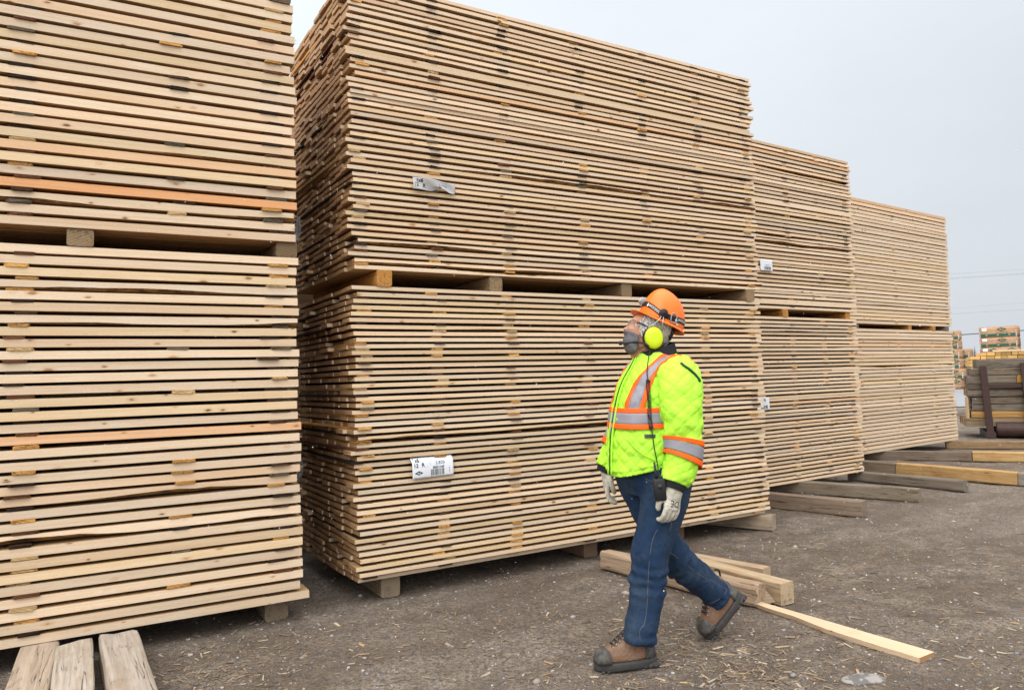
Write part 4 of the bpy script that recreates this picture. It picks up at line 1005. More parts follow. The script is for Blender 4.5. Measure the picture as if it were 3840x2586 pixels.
# hard hat
RZ = .086
def dome(th, n, off=0):                # th 0 = front, n = height above the rim
    H = .172; t = max(0, 1 - (max(0, n) / H) ** 2.5) ** .5; ct, st = math.cos(th), math.sin(th); e = 2 / 2.15
    front = .110 + .012 * (1 - n / H); x = (front if ct > 0 else .163) * math.copysign(abs(ct) ** e, ct) * t; y = .116 * math.copysign(abs(st) ** e, st) * t
    cr_ = .006 * math.exp(-(y / .016) ** 2) * (n / H) ** 1.5 + .003 * math.exp(-((abs(y) - .045) / .01) ** 2) * (n / H)
    l = math.hypot(x, y) or 1e-6
    return HW(-.014 + .026 * n / H + x * (l + off) / l, y * (l + off) / l, RZ + n + cr_ + off * max(0, n / H - .3))
def hard_hat():
    nu = 72; mb = MB(); V = []; ns = [.172 * math.sin(i / 26 * PI / 2) for i in range(27)]
    for n in ns[:-1]: V += [dome(2 * PI * j / nu, n) for j in range(nu)]
    V.append(dome(0, .1719)); Fc = grid_faces(nu, 26); k = 25 * nu; Fc += [(k + j, k + (j + 1) % nu, len(V) - 1) for j in range(nu)]
    mb.add(V, Fc)
    # flared rim and front peak
    V = []
    for r in range(6):
        s = r / 5
        for j in range(nu):
            th = 2 * PI * j / nu; ct = math.cos(th); pk = max(0, ct) ** 2.2; out = (.012 + .042 * pk) * s; dz = -.008 * s - .005 * s * s + .018 * pk * s
            V.append(dome(th, .004, out) + hz * (dz - .002))
    mb.add(V, grid_faces(nu, 6))
    o = pmb('hard_hat', mb, M_HAT); s = o.modifiers.new('s', 'SOLIDIFY'); s.thickness = .003; s.offset = -1; apply_mods(o); o['label'] = 'orange hard hat with headlamp strap'
    # strap
    def sn(th):                          # strap height by angle
        a = abs(((th + PI) % (2 * PI)) - PI); return interp([(0, .060), (.5, .058), (.9, .048), (1.35, .032), (1.75, .030), (2.3, .040), (3.15, .050)], a)[0]
    V = []
    for i in range(5):
        for j in range(nu): V.append(dome(2 * PI * j / nu, sn(2 * PI * j / nu) + (i / 4 - .5) * .027, .0035))
    st = pm('headlamp_strap', V, grid_faces(nu, 5), M_BLKC, o); s = st.modifiers.new('s', 'SOLIDIFY'); s.thickness = .002; apply_mods(st)
    def wrap(txt, size, th0, dirn=-1, dn=0):
        Vt, Ft = text_mesh(txt, size); w = max(v.x for v in Vt); out = []
        for v in Vt:
            th = th0 + (v.x - w / 2) / .118; out.append(dome(th, sn(th) + v.y - size * .36 + dn, .0062))
        return out, Ft
    L = MB()
    for th0 in (.98, 2.42, -.98, -2.42):
        L.add(*wrap('WOODS', .0200, th0))
        c = [dome(th0 - .40 + .06 * dx, sn(th0 - .40) + dy, .0062) for dx, dy in ((-1.0, -.009), (1.0, -.009), (0, .011))]; L.add(c, [(0, 1, 2)])
    pmb('lettering', L, M_WHITE, o, False)
    # buckle
    mb = MB()
    for s in (1,):
        q = [dome(1.80, sn(1.8) - .021, .006), dome(1.80, sn(1.8) + .021, .006), dome(2.0, sn(2.0) + .019, .006), dome(2.0, sn(2) - .019, .006)]
        mb.tube(smoothcurve(q + [q[0]], 3), .0032, 8)
    pmb('buckle', mb, M_GREY, o)
    # headlamp
    mb = MB(); c = dome(0, .070, .006); ax = (hx * .93 + hz * .2).normalized()
    mb.tube([c - ax * .006, c, c + ax * .012, c + ax * .019, c + ax * .021], [.018, .020, .020, .018, .014], 20); mb.tube([c - hz * .019 + ax * .004, c - hz * .023 + ax * .009], [.014, .009], 12)
    pmb('headlamp', mb, M_GREY, o)
    mb = MB(); mb.tube([c + ax * .0205, c + ax * .023], [.013, .009], 18); pmb('lamp_lens', mb, plain('lamp_glass', (.5, .52, .54), .12, spec=.6), o)
    for s in (1, -1):
        th = s * 1.49; p = dome(th, .036, .0); mb = MB(); nrm = hy * s
        mb.tube([p, p + nrm * .012, p + nrm * .018], [.023, .022, .014], 20); mb.tube([p + nrm * .016, p + nrm * .021], [.007, .006], 10); mb.box(-.013, .013, -.004, .010, -.03, .0, Matrix.Translation(p) @ Matrix(((hx.x, nrm.x, hz.x, 0), (hx.y, nrm.y, hz.y, 0), (hx.z, nrm.z, hz.z, 0), (0, 0, 0, 1))))
        pmb('muff_bracket', mb, M_BLK, o)
    # maker's plate
    q = [dome(2.02, .006, .006), dome(2.22, .006, .006), dome(2.22, .018, .006), dome(2.02, .018, .006)]
    n_ = (q[1] - q[0]).cross(q[3] - q[0]).normalized(); n_ = n_ if n_.dot(hy) > 0 else -n_
    pm('plate', q, [(0, 1, 2, 3)], plain('plate_green', (.16, .20, .12), .5), o, False)
    Vt, Ft = text_mesh('MSA', .012, True); e1 = (q[1] - q[0]).normalized(); e2 = (q[3] - q[0]).normalized()
    pm('lettering', [q[0] + e1 * (v.x * .8 + .002) + e2 * (v.y + .0015) + n_ * .001 for v in Vt], Ft, M_WHITE, o, False)
    # suspension at the nape
    V = []
    for i in range(5):
        for j in range(25):
            th = PI - .75 + 1.5 * j / 24; V.append(headpt(th, .022 + .065 * i / 4, .018 + .004 * (j % 3 == 1)))
    sp = pm('nape_strap', V, grid_faces(25, 5, False), M_BLK, o); s = sp.modifiers.new('s', 'SOLIDIFY'); s.thickness = .006; apply_mods(sp)
hard_hat()
# ear muffs with wires, boom microphone
def muff(s):
    mb = MB(); c = HW(.0, s * .099, -.012); e1 = hx * math.cos(.30) + hz * math.sin(.30) * -1; e1 = (hf0 * -.12 * 0 + hx * .40 - hz * .0).normalized(); up = (Zv * .985 - hf0 * .12 * 0).normalized(); fw = hf0
    def rg(off, rx, rz, n=36): return [c + hy * s * off + fw * rx * math.cos(2 * PI * j / n) + up * rz * math.sin(2 * PI * j / n) for j in range(n)]
    secs = [(.006, .047, .055), (.016, .048, .056), (.026, .044, .052), (.031, .036, .044), (.033, .020, .026)]
    V = []
    for q in secs: V += rg(*q)
    o = pm('ear_muff', V, grid_faces(36, 5) + [tuple(range(36))[::-1], tuple(range(144, 180))], M_CUP); o['label'] = 'neon yellow ear muff cup'
    V = []
    for q in ((-.016, .046, .054), (-.012, .053, .061), (.004, .053, .061), (.009, .049, .057)): V += rg(*q)
    pm('cushion', V, grid_faces(36, 4) + [tuple(range(36))[::-1], tuple(range(108, 144))], M_BLK, o)
    mb = MB(); p = dome(s * 1.49, .016, .012)
    mb.tube(smoothcurve([p + hx * .008, p + hx * .016 - hz * .028 + hy * s * .004, c + fw * .030 + up * .050 + hy * s * .012], 6), .0016, 6)
    mb.tube(smoothcurve([p - hx * .004, p - hx * .012 - hz * .035 + hy * s * .004, c - fw * .052 + up * .040 + hy * s * .006, c - fw * .054 + hy * s * .006], 6), .0016, 6)
    pmb('wire_arm', mb, M_WIRE, o)
    if s > 0:
        mb = MB(); k = 3787.0
        def cpt(px, py, y): return C_O * 0 + (c + fw * ((795 - px) / k) + up * ((1080 - py) / k) + hy * (y - .099))
        mb.tube(smoothcurve([cpt(680, 1215, .115), cpt(620, 1190, .112), cpt(540, 1160, .10), cpt(470, 1142, .085), cpt(380, 1150, .060), cpt(300, 1162, .035), cpt(255, 1150, .012)], 5), .0052, 8)
        mb.ball(cpt(232, 1145, .004), (.011, .011, .012), 12, 8); mb.box(-.012, .010, -.006, .006, -.008, .008, Matrix.Translation(cpt(665, 1212, .118)))
        pmb('boom_microphone', mb, M_BLK, o)
        mb = MB(); mb.tube(smoothcurve([cpt(505, 1170, .09), cpt(520, 1240, .092), cpt(560, 1310, .095), cpt(610, 1325, .10), cpt(650, 1280, .108), cpt(660, 1225, .113)], 5), .0018, 6); pmb('microphone_lead', mb, plain('lead_grey', (.06, .055, .05), .5), o)
muff(1); muff(-1)

# --- gloves
def glove(w, d, back, thumb, seed, curl=1.0):
    """w wrist point, d direction of the hand, back the normal of the back of the hand, thumb the thumb's side"""
    mb = MB(); n = 20
    def pt(x, y, z): return w + thumb * x + back * y + d * z
    def tb(pts, rr): mb.tube(smoothcurve(pts, 4), smooth_r(rr, 4), 12)
    V = []; secs = [(-.012, .050, .041), (.020, .047, .037), (.045, .043, .031), (.070, .047, .025), (.095, .050, .022), (.112, .048, .019)]
    for z, rx, ry in secs:
        for j in range(n): V.append(pt(rx * math.cos(2 * PI * j / n), ry * math.sin(2 * PI * j / n) + .004 * noise.noise(Vector((j * .6, z * 40, seed))), z))
    mb.add(V, grid_faces(n, 6) + [tuple(range(n))[::-1], tuple(range(5 * n, 6 * n))])
    for i, (x, l) in enumerate(((.034, .95), (.012, 1.05), (-.011, 1.0), (-.033, .82))):
        c = curl * (1 + .08 * i); k = .034 * l; a0, a1, a2 = .35 * c, 1.0 * c, 1.75 * c; r = .0122 - .0008 * (i == 3)
        p0 = Vector((x, .0, .085)); p1 = Vector((x * 1.06, .002, .112)); 
        p2 = p1 + Vector((0, -math.sin(a0) * k * 1.2, math.cos(a0) * k * 1.2)); p3 = p2 + Vector((-x * .1, -math.sin(a1) * k * .85, math.cos(a1) * k * .85)); p4 = p3 + Vector((-x * .08, -math.sin(a2) * k * .62, math.cos(a2) * k * .62))
        tb([pt(*p0), pt(*p1), pt(*p2), pt(*p3), pt(*p4)], (.013, r * 1.08, r * 1.03, r * .96, r * .74))
    tb([pt(.026, -.006, .030), pt(.050, -.014, .058), pt(.060, -.024, .085), pt(.055, -.033, .108), pt(.046, -.038, .122)], (.019, .0175, .0145, .013, .010))
    o = remesh(pmb('glove', mb, M_GLOVE), .0032, 2); o['label'] = 'pale leather work glove'; return o, pt
dL = (LW(.185, .276, .70) - LW(.140, .274, .875)).normalized(); bL = (Lv * .93 + Fv * .05).normalized(); tL = (Fv - dL * Fv.dot(dL)).normalized(); bL = (bL - dL * bL.dot(dL)); bL = (bL - tL * bL.dot(tL)).normalized()
gl_, gpt = glove(TW(*SLL[-1][:2], .868), dL, bL, tL, 1, .95)
mb = MB(); mb.tube([gpt(.049 * math.cos(t), .040 * math.sin(t), -.012) for t in np.linspace(0, 2 * PI, 28)], .0032, 6); pmb('cuff_binding', mb, plain('dark_green_binding', (.02, .045, .03), .8), gl_)
GB_ = bvh_of(gl_)
Vt, Ft = text_mesh('DE', .040, False); wd = max(v.x for v in Vt)
out = []
for v in Vt:
    q = gpt((v.x - wd / 2) + .004, .06, .083 + (v.y - .014))
    h = GB_.ray_cast(q, -bL, .2); out.append((h[0] if h[0] else q) + bL * .0012)
pm('lettering', out, Ft, M_INK, gl_, False)
mb = MB(); q0, q1 = gpt(-.036, .05, .035), gpt(-.040, .05, .060)
pts = []
for t in np.linspace(0, 1, 5):
    q = q0.lerp(q1, t); h = GB_.ray_cast(q, -bL, .2)
    if h[0]: pts.append(h[0] + bL * .001)
if len(pts) > 2: mb.tube(pts, .0022, 6); pmb('blue_mark', mb, plain('blue_ink', (.02, .05, .16), .7), gl_)
dR = (LW(.128, -.278, .717) - LW(.118, -.276, .89)).normalized(); bR = (-Lv * .55 + Fv * .75).normalized(); tR = (Fv * .75 + Lv * .60).normalized(); bR = (bR - dR * bR.dot(dR)).normalized(); tR = (tR - dR * tR.dot(dR)); tR = (tR - bR * tR.dot(bR)).normalized()
gr_, gptR = glove(TW(*SLR[-1][:2], .897), dR, bR, tR, 5, .75)

# --- boots
def boot(M, name_lab):
    def sec(z, xb, xf, w, lift=0, n=30, tw=1.0):
        V = []
        for j in range(n):
            th = 2 * PI * j / n; ct, st = math.cos(th), math.sin(th); c = xb + (xf - xb) * .42
            x = c + ((xf - c) if ct > 0 else (c - xb)) * math.copysign(abs(ct) ** .82, ct)
            wt_ = w * (1.0 - .16 * max(0, -(x - .0) / .10)) * (1 + .10 * math.exp(-((x - .13) / .06) ** 2) * tw)
            V.append(M @ Vector((x, wt_ * math.copysign(abs(st) ** .85, st), z)))
        return V
    n = 30; up = [(.030, -.088, .208, .050), (.050, -.090, .206, .051), (.070, -.088, .196, .050), (.088, -.086, .172, .047), (.104, -.084, .138, .044), (.120, -.082, .104, .043), (.138, -.080, .076, .044), (.155, -.078, .058, .046), (.185, -.078, .056, .049)]
    V = []
    for i, u in enumerate(up): V += sec(*u, tw=max(0, 1 - i * .25))
    b = pm('boot', V, grid_faces(n, len(up)) + [tuple(range(n))[::-1], tuple(range((len(up) - 1) * n, len(up) * n))], M_BOOT)
    s = b.modifiers.new('s', 'SUBSURF'); s.levels = 2; apply_mods(b)
    if name_lab: b['label'] = name_lab
    V = []; so_ = [(-.004, -.094, .212, .052), (.004, -.098, .216, .056), (.024, -.099, .217, .0575), (.034, -.096, .214, .056), (.036, -.088, .206, .051)]
    for u in so_: V += sec(*u)
    Fc = grid_faces(n, 5) + [tuple(range(n))[::-1], tuple(range(4 * n, 5 * n))]
    mb = MB(); mb.add(V, Fc)
    for x in np.arange(-.085, .18, .026):
        for sgn in (1, -1): mb.box(x, x + .016, sgn * .046 - .008, sgn * .046 + .004, -.007, .004, M) if abs(x - .03) > .02 else None
    mb.box(-.097, .0, -.045, .045, -.010, .010, M)
    pmb('sole', mb, M_SOLE, b)
    # toe cap
    V = []; xs = 13
    capu = [(.034, .142, .2125, .0535), (.050, .143, .2105, .0545), (.071, .145, .1985, .0525), (.087, .148, .175, .043), (.093, .152, .164, .028)]
    for i, (z, x0, x1, w) in enumerate(capu):
        for j in range(25):
            th = -PI / 2 + PI * j / 24; x = x0 + (x1 - x0) * max(0, math.cos(th)) ** .7; V.append(M @ Vector((x, w * math.copysign(abs(math.sin(th)) ** .8, math.sin(th)) * 1.03, z + .001)))
    V.append(M @ Vector((.158, 0, .096))); Fc = grid_faces(25, 5, False) + [(4 * 25 + j, 4 * 25 + j + 1, 125) for j in range(24)]
    tc = pm('toe_cap', V, Fc, M_CAP, b); s = tc.modifiers.new('s', 'SOLIDIFY'); s.thickness = .004; s.offset = 1; apply_mods(tc)
    # heel counter
    V = []
    for z, k in ((.034, 1), (.06, .98), (.09, .93), (.115, .90)):
        for j in range(15):
            th = PI / 2 + .35 + (PI - .7) * j / 14; V.append(M @ Vector((-.0 + .094 * k * math.cos(th), .050 * k * math.sin(th), z)))
    hc = pm('heel_counter', V, grid_faces(15, 4, False), M_CAP, b); s = hc.modifiers.new('s', 'SOLIDIFY'); s.thickness = .004; s.offset = 0; apply_mods(hc)
    mb = MB()
    for i in range(5):
        x = .128 - i * .018; z = .108 + i * .0135; y = .026
        mb.tube(smoothcurve([M @ Vector((x, -y, z - .006)), M @ Vector((x - .004, 0, z + .010)), M @ Vector((x - .012, y, z + .004))], 3), .0026, 6)
        mb.tube(smoothcurve([M @ Vector((x, y, z - .006)), M @ Vector((x - .004, 0, z + .008)), M @ Vector((x - .012, -y, z + .004))], 3), .0026, 6)
    pmb('laces', mb, M_BLK, b)
    mb = MB()
    for i in range(4):
        for s_ in (1, -1): mb.ball(M @ Vector((.126 - i * .018, s_ * .030, .102 + i * .0135)), .0042, 8, 6)
    pmb('eyelets', mb, M_GREY, b)
    mb = MB(); mb.tube(smoothcurve([M @ Vector((-.079, 0, .165)), M @ Vector((-.094, 0, .195)), M @ Vector((-.080, 0, .215))], 4), .005, 8); pmb('pull_tab', mb, M_BLK, b)
    return b
def boot_matrix(p, dirn, pitch, rollv=0):
    x = Vector((dirn[0], dirn[1], 0)).normalized(); x = (x * math.cos(pitch) - Zv * math.sin(pitch)); y = Zv.cross(x).normalized(); z = x.cross(y)
    return Matrix(((x.x, y.x, z.x, p.x), (x.y, y.y, z.y, p.y), (x.z, y.z, z.z, p.z), (0, 0, 0, 1)))
Mb = boot_matrix(Vector((.560, 3.667, .008)), (-.985, -.17), .03); boot(Mb, 'brown work boot with scuffed grey toe, flat on the dirt')
pit = math.radians(43); dr = Vector((-.955, -.30, 0)).normalized(); toe = Vector((.992, 4.015, .004))
xx = dr * math.cos(pit) - Zv * math.sin(pit); ah = toe - xx * .200 - (dr * math.sin(pit) + Zv * math.cos(pit)) * .0
Mr = boot_matrix(ah, dr, pit); boot(Mr, 'brown work boot with lifted heel, pushing off its toe')

# --- radio on the belt with its coiled lead to the headset
radio = empty('two_way_radio', LW(.06, .235, .80)); tag(radio, 'black two way radio on the belt, its coiled lead running up to the ear muff', 'radio')
def rpt(name, mb, mat, par=radio): return mesh(name, [Vector(v) - radio.location for v in mb.V], mb.F, mat, par, True)
rc = D(2474, 1830, 3.545)
fx = -C_R; fxx = Vector((fx.x, fx.y, 0)).normalized(); ny = Vector((fxx.y, -fxx.x, 0)); ny = ny if ny.y < 0 else -ny
Mx = Matrix(((fxx.x, ny.x, 0, rc.x), (fxx.y, ny.y, 0, rc.y), (0, 0, 1, rc.z), (0, 0, 0, 1))) @ Matrix.Rotation(.06, 4, 'Y')
def rsec(z, w, dpt): return [Mx @ Vector((w * math.copysign(abs(math.cos(2 * PI * j / 24)) ** .5, math.cos(2 * PI * j / 24)), dpt * math.copysign(abs(math.sin(2 * PI * j / 24)) ** .5, math.sin(2 * PI * j / 24)), z)) for j in range(24)]
mb = MB(); V = []
for z, w, q in ((-.058, .022, .012), (-.054, .027, .016), (.0, .029, .017), (.040, .029, .017), (.046, .026, .014)): V += rsec(z, w, q)
mb.add(V, grid_faces(24, 5) + [tuple(range(24))[::-1], tuple(range(96, 120))]); rpt('case', mb, M_BLK)
mb = MB(); mb.tube([Mx @ Vector((.012, 0, .045)), Mx @ Vector((.012, 0, .075)), Mx @ Vector((.014, 0, .125))], [.008, .0065, .005], 10); rpt('antenna', mb, M_BLK)
mb = MB(); mb.tube([Mx @ Vector((-.012, 0, .045)), Mx @ Vector((-.012, 0, .060))], .007, 10); mb.tube([Mx @ Vector((.0, .012, .01)), Mx @ Vector((.0, .019, .01))], .012, 14); rpt('knob', mb, plain('knob_black', (.03, .03, .032), .4))
def hp(x, y, off=.012): return hit(x, y, JB, off, 2150, 1050, 1.96)
mb = MB(); top = D(2150 + 568 / 1.96, 1050 + 505 / 1.96, 3.745)
st = [top] + [p for p in (hp(556, 580), hp(548, 650), hp(543, 700), hp(550, 738)) if p]
mb.tube(smoothcurve(st, 6), .0026, 6)
ax = [p for p in (hp(550, 738, .014), hp(553, 800, .014), hp(556, 870, .014), hp(560, 940, .014), hp(564, 1010, .014), hp(568, 1070, .014), hp(572, 1098, .014)) if p]
AX = smoothcurve(ax, 40); hel = []; ph = 0
for i, p in enumerate(AX):
    t = (AX[min(i + 1, len(AX) - 1)] - AX[max(i - 1, 0)]).normalized(); e1 = t.orthogonal().normalized() if i == 0 else (e1 - t * e1.dot(t)).normalized(); e2 = t.cross(e1)
    for k in range(3):
        q = p.lerp(AX[min(i + 1, len(AX) - 1)], k / 3); hel.append(q + (e1 * math.cos(ph) + e2 * math.sin(ph)) * .0088); ph += 2 * PI * 32 / (len(AX) * 3)
mb.tube(hel, .0021, 5)
en = [p for p in (hp(572, 1098, .012), hp(583, 1160, .012), hp(596, 1240, .012), hp(608, 1310, .012), hp(614, 1350, .010)) if p] + [Mx @ Vector((-.004, .004, .045))]
mb.tube(smoothcurve(en, 6), .0026, 6); rpt('coiled_lead', mb, M_BLK)
# ------------------------------------------------------------------ paper tags stapled to the lumber
def on_face(fr, px, py, n=0.0):
    d = ray(px, py); p0 = fr.w(0, n, 0); t = (p0 - C_O).dot(fr.N) / d.dot(fr.N); p = C_O + d * t; q = p - fr.p
    return q.dot(fr.U), p.z
def paper_tag(fr, u0, z0, w, h, rot, bend, texts, bars, label, logo=None, rules=(), paper=None):
    nx, ny = 30, 14
    def S(x, y, off=0.0):
        c, s = math.cos(rot), math.sin(rot); n, dy = bend(x / w, y / h)
        return fr.w(u0 + x * c - (y + dy) * s, -.016 - n - off, z0 + x * s + (y + dy) * c)
    root = empty('paper_tag', S(w / 2, h / 2)); tag(root, label, 'tag', 'white paper tags on the lumber')
    def tm(name, V, Fc, mat, sm=False): return mesh(name, [Vector(v) - root.location for v in V], Fc, mat, root, sm)
    sh = tm('sheet', [S(w * i / nx, h * j / ny) for j in range(ny + 1) for i in range(nx + 1)], grid_faces(nx + 1, ny + 1, False), paper or M_PAPER, True)
    s = sh.modifiers.new('s', 'SOLIDIFY'); s.thickness = .0008; s.offset = 0; apply_mods(sh)
    L = MB(); Gm = MB()
    for (txt, size, x, y, bold, grey) in texts:
        V, Fc = text_mesh(txt, size, bold); (Gm if grey else L).add([S(x + v.x, y + v.y, .0012) for v in V], Fc)
    def rect(M_, x0, y0, x1, y1): 
        k = 4; V = [S(x0 + (x1 - x0) * i / k, y, .0012) for y in (y0, y1) for i in range(k + 1)]; M_.add(V, grid_faces(k + 1, 2, False))
    if L.V: tm('lettering', L.V, L.F, M_INK)
    if Gm.V: tm('lettering', Gm.V, Gm.F, M_INKG)
    for r_ in rules:
        q = MB(); rect(q, *r_); tm('printed_line', q.V, q.F, M_INKG)
    if bars:
        B = MB(); x0, y0, bw, bh = bars; r = random.Random(9); x = x0
        while x < x0 + bw:
            a = r.choice((.0014, .0014, .0028, .0042)); rect(B, x, y0, min(x + a, x0 + bw), y0 + bh); x += a + r.choice((.0014, .002, .0032))
        tm('barcode', B.V, B.F, M_INK)
    if logo:
        cx, cy, rx, ry = logo; B = MB(); B.add([S(cx - rx, cy, .0012), S(cx, cy - ry, .0012), S(cx + rx, cy, .0012), S(cx, cy + ry, .0012)], [(0, 1, 2, 3)])
        tm('diamond_logo', B.V, B.F, M_INK)
        V, Fc = text_mesh('SLS', ry * 1.15, True); wd = max(v.x for v in V); tm('logo_lettering', [S(cx - wd / 2 + v.x, cy + v.y - ry * .40, .0022) for v in V], Fc, M_PAPER)
    return root
paper_tag(FM, .376, .762, .303, .136, .020, lambda s, t: (.005 * math.sin(s * 5 + 1) + (-.030 * max(0, t - .80) / .2 if t > .80 else 0) + .004 * math.sin(t * 4), 0),
    [('12', .033, .010, .076, True, 0), ('R', .033, .068, .078, True, 0), ('2,820', .031, .172, .082, False, 0), ('S0521169', .0215, .150, .056, True, 0), ('1x6', .033, .006, .108, True, 0), ('Spray Lake Sawmills', .0105, .012, .006, False, 1), ('1/2/21', .008, .262, .110, False, 1)],
    (.134, .012, .100, .040), 'flat white tag with barcode and diamond logo on the lower bundle of the middle stack', (.046, .036, .031, .014),
    ((.012, .070, .045, .0715), (.06, .072, .12, .0735), (.132, .078, .1335, .105), (.155, .105, .157, .120), (.27, .02, .278, .024), (.27, .028, .278, .034), (.27, .038, .278, .041), (.27, .046, .278, .056), (.135, .008, .235, .0092)))
paper_tag(FM, .425, 2.700, .318, .082, -.012, lambda s, t: (.012 + .020 * math.sin(s * PI) * t - .026 * max(0, s - .45) * t + .009 * math.sin(s * 11 + t * 4) * (1 - .5 * t), -.020 * max(0, s - .2) * t + (.018 * math.sin(max(0, s - .45) / .4 * PI) if (t < .35 and .45 < s < .85) else 0)),
    [('1x6', .034, .022, .052, True, 0), ('12', .034, .006, .022, True, 0), ('R', .034, .072, .020, True, 0), ('2,820', .030, .185, .032, False, 0)], None, 'crumpled white tag half torn, on the upper bundle of the middle stack', None,
    ((.07, .015, .13, .0165), (.066, .002, .0675, .014), (.25, .018, .252, .028), (.262, .016, .264, .030)), M_PAPERG)
def small_tag(px0, py0, px1, py1, txt, label, rot=0, frm=FT):
    u0, z0 = on_face(frm, px0, py1); u1, z1 = on_face(frm, px1, py0)
    w, h = (u1 - u0) * .98, (z1 - z0) * .97
    t = []
    if txt: t.append((txt, h * .30, w * .42, h * .68, True, 0))
    t.append(('00502529', h * .16, w * .35, h * .45, False, 1)) if not txt else None
    paper_tag(frm, u0, z0, w, h, rot, lambda s, tt: (.006 + .005 * math.sin(s * 3), 0), t, (w * .3, h * .08, w * .55, h * .30), label, None, ((w * .45, h * .52, w * .8, h * .55),))
small_tag(2846, 976, 2890, 1014, '', 'small white barcode tag on the upper bundle of the third stack')
small_tag(2832, 1488, 2879, 1538, '470', 'small white tag reading 470 on the lower bundle of the third stack')
# clear plastic flaps hanging at the shaded end of the middle stack
_p = NT('clear_plastic'); _p.inp(_p.b, 'Transmission Weight', .75); _p.b.inputs['IOR'].default_value = 1.12; M_PLAS = _p.out((.72, .74, .78), .22)
for (px, py, w, h, lab) in ((1122, 868, .13, .20, 'clear plastic sleeve hanging on the shaded end of the middle stack, upper one'), (1130, 1755, .13, .18, 'clear plastic sleeve hanging on the shaded end of the middle stack, lower one')):
    d = ray(px, py); t = (FM.w(-.05, 0, 0) - C_O).dot(FM.U) / d.dot(FM.U); c = C_O + d * t; V = []
    for j in range(9):
        for i in range(9):
            s, tt = i / 8 - .5, j / 8; V.append(c + FM.N * (s * w * (1 - .45 * (1 - tt))) + Vector((0, 0, (tt - .5) * h)) - FM.U * (.018 * math.sin(s * 5 + tt * 3) + .03 * (1 - tt)))
    o = mesh('plastic_sleeve', V, grid_faces(9, 9, False), M_PLAS, smooth=True); s = o.modifiers.new('s', 'SOLIDIFY'); s.thickness = .001; apply_mods(o)
    tag(o, lab, 'plastic sleeve', 'clear plastic sleeves')

# ------------------------------------------------------------------ far side of the yard
M_WRAP = None
def mat_wrap():
    t = NT('brown_paper_wrap'); p = t.n('ShaderNodeTexCoord').outputs['Object']
    col = t.mix(t.noise(p, 2.2, 5, .6), (.33, .195, .105), (.45, .28, .165)); col = t.mix(t.ramp(t.noise(p, 6, 5, .65), [(.55, 0), (.75, .5)]), col, (.25, .15, .085))
    t.bump(t.noise(t._sc(p, (1, 1, 1.6)), 4.5, 4, .6, .8), .7, .06); return t.out(col, .6)
M_WRAP = mat_wrap(); M_GREEN = plain('dark_green_print', (.012, .085, .055), .5, var=.15, sc_=6)
def bundle_mesh(w, d, h, rng):
    bm = bmesh.new(); bmesh.ops.create_cube(bm, size=1); bmesh.ops.scale(bm, vec=(w, d, h), verts=bm.verts); bmesh.ops.translate(bm, vec=(0, d / 2, h / 2), verts=bm.verts)
    bmesh.ops.bevel(bm, geom=bm.edges[:], offset=.025, segments=2, affect='EDGES'); bmesh.ops.subdivide_edges(bm, edges=bm.edges[:], cuts=3, use_grid_fill=True)
    ph = rng.uniform(0, 50)
    for v in bm.verts: v.co += Vector((noise.noise(v.co * 2.2 + Vector((ph, 0, 0))), .5 * noise.noise(v.co * 2.4 + Vector((0, ph, 0))), .6 * noise.noise(v.co * 3 + Vector((0, 0, ph))))) * .018
    V = [v.co.copy() for v in bm.verts]; ix = {v: i for i, v in enumerate(bm.verts)}; Fc = [tuple(ix[v] for v in f.verts) for f in bm.faces]; bm.free(); return V, Fc
def wrapped(loc, yaw, w, d, h, rng, label, band=True, logo_at=(.28, .74), ptag=False):
    root = empty('wrapped_bundle', loc); root.rotation_euler.z = yaw; tag(root, label, 'wrapped bundle', 'paper wrapped lumber bundles far behind')
    V, Fc = bundle_mesh(w, d, h, rng); mesh('wrapping', V, Fc, M_WRAP, root, True)
    y = -.022
    if band:
        mb = MB(); mb.box(-w * .46, w * .46, y - .004, y, h * .10, h * .34); mesh('green_band', mb.V, mb.F, M_GREEN, root)
        mb = MB()
        for k in (-.30, .0, .30): mb.box(w * k - .05, w * k + .05, y - .009, y - .006, h * .16, h * .28)
        mesh('band_emblem', mb.V, mb.F, M_WRAP, root)
        mb = MB()
        for sx in (-.475, .475):
            for zz in (.07, .22, .37, .55): mb.box(w * sx - .022, w * sx + .022, y - .006, y, h * zz - .020, h * zz + .020)
        mesh('staples', mb.V, mb.F, M_PAPER, root)
    B = MB(); T_ = MB(); S_ = MB()
    for k in logo_at:
        cx, cz, rx, rz = (k - .5) * w, h * .74, .27, h * .19
        B.add([(cx - rx, y - .003, cz), (cx, y - .003, cz - rz), (cx + rx, y - .003, cz), (cx, y - .003, cz + rz)], [(0, 1, 2, 3)])
        Vt, Ft = text_mesh('SLS', rz * 1.25, True); wd = max(v.x for v in Vt); T_.add([(cx - wd / 2 + v.x, y - .008, cz + v.y - rz * .42) for v in Vt], Ft)
        Vt, Ft = text_mesh('Spray Lake Sawmills', .075); wd = max(v.x for v in Vt); S_.add([(cx - wd / 2 + v.x, y - .004, h * .43 + v.y) for v in Vt], Ft)
    mesh('diamond_logo', B.V, B.F, M_GREEN, root); mesh('logo_lettering', T_.V, T_.F, M_WRAP, root); mesh('lettering', S_.V, S_.F, M_INK, root)
    if ptag:
        mb = MB(); mb.box(-w * .42, -w * .29, y - .008, y - .004, h * .62, h * .90); mesh('white_tag', mb.V, mb.F, M_PAPER, root)
    return root
wr = random.Random(12); WY = math.radians(-43)
c0 = Vector((27.15, 45.2, 0)); ux = Vector((math.cos(WY), math.sin(WY), 0)); uy = Vector((-ux.y, ux.x, 0))
hts = [.62, .60, .60, .58, .56, .54]; z = .02
nmz = ('bottom', 'second', 'third', 'fourth', 'fifth', 'top')
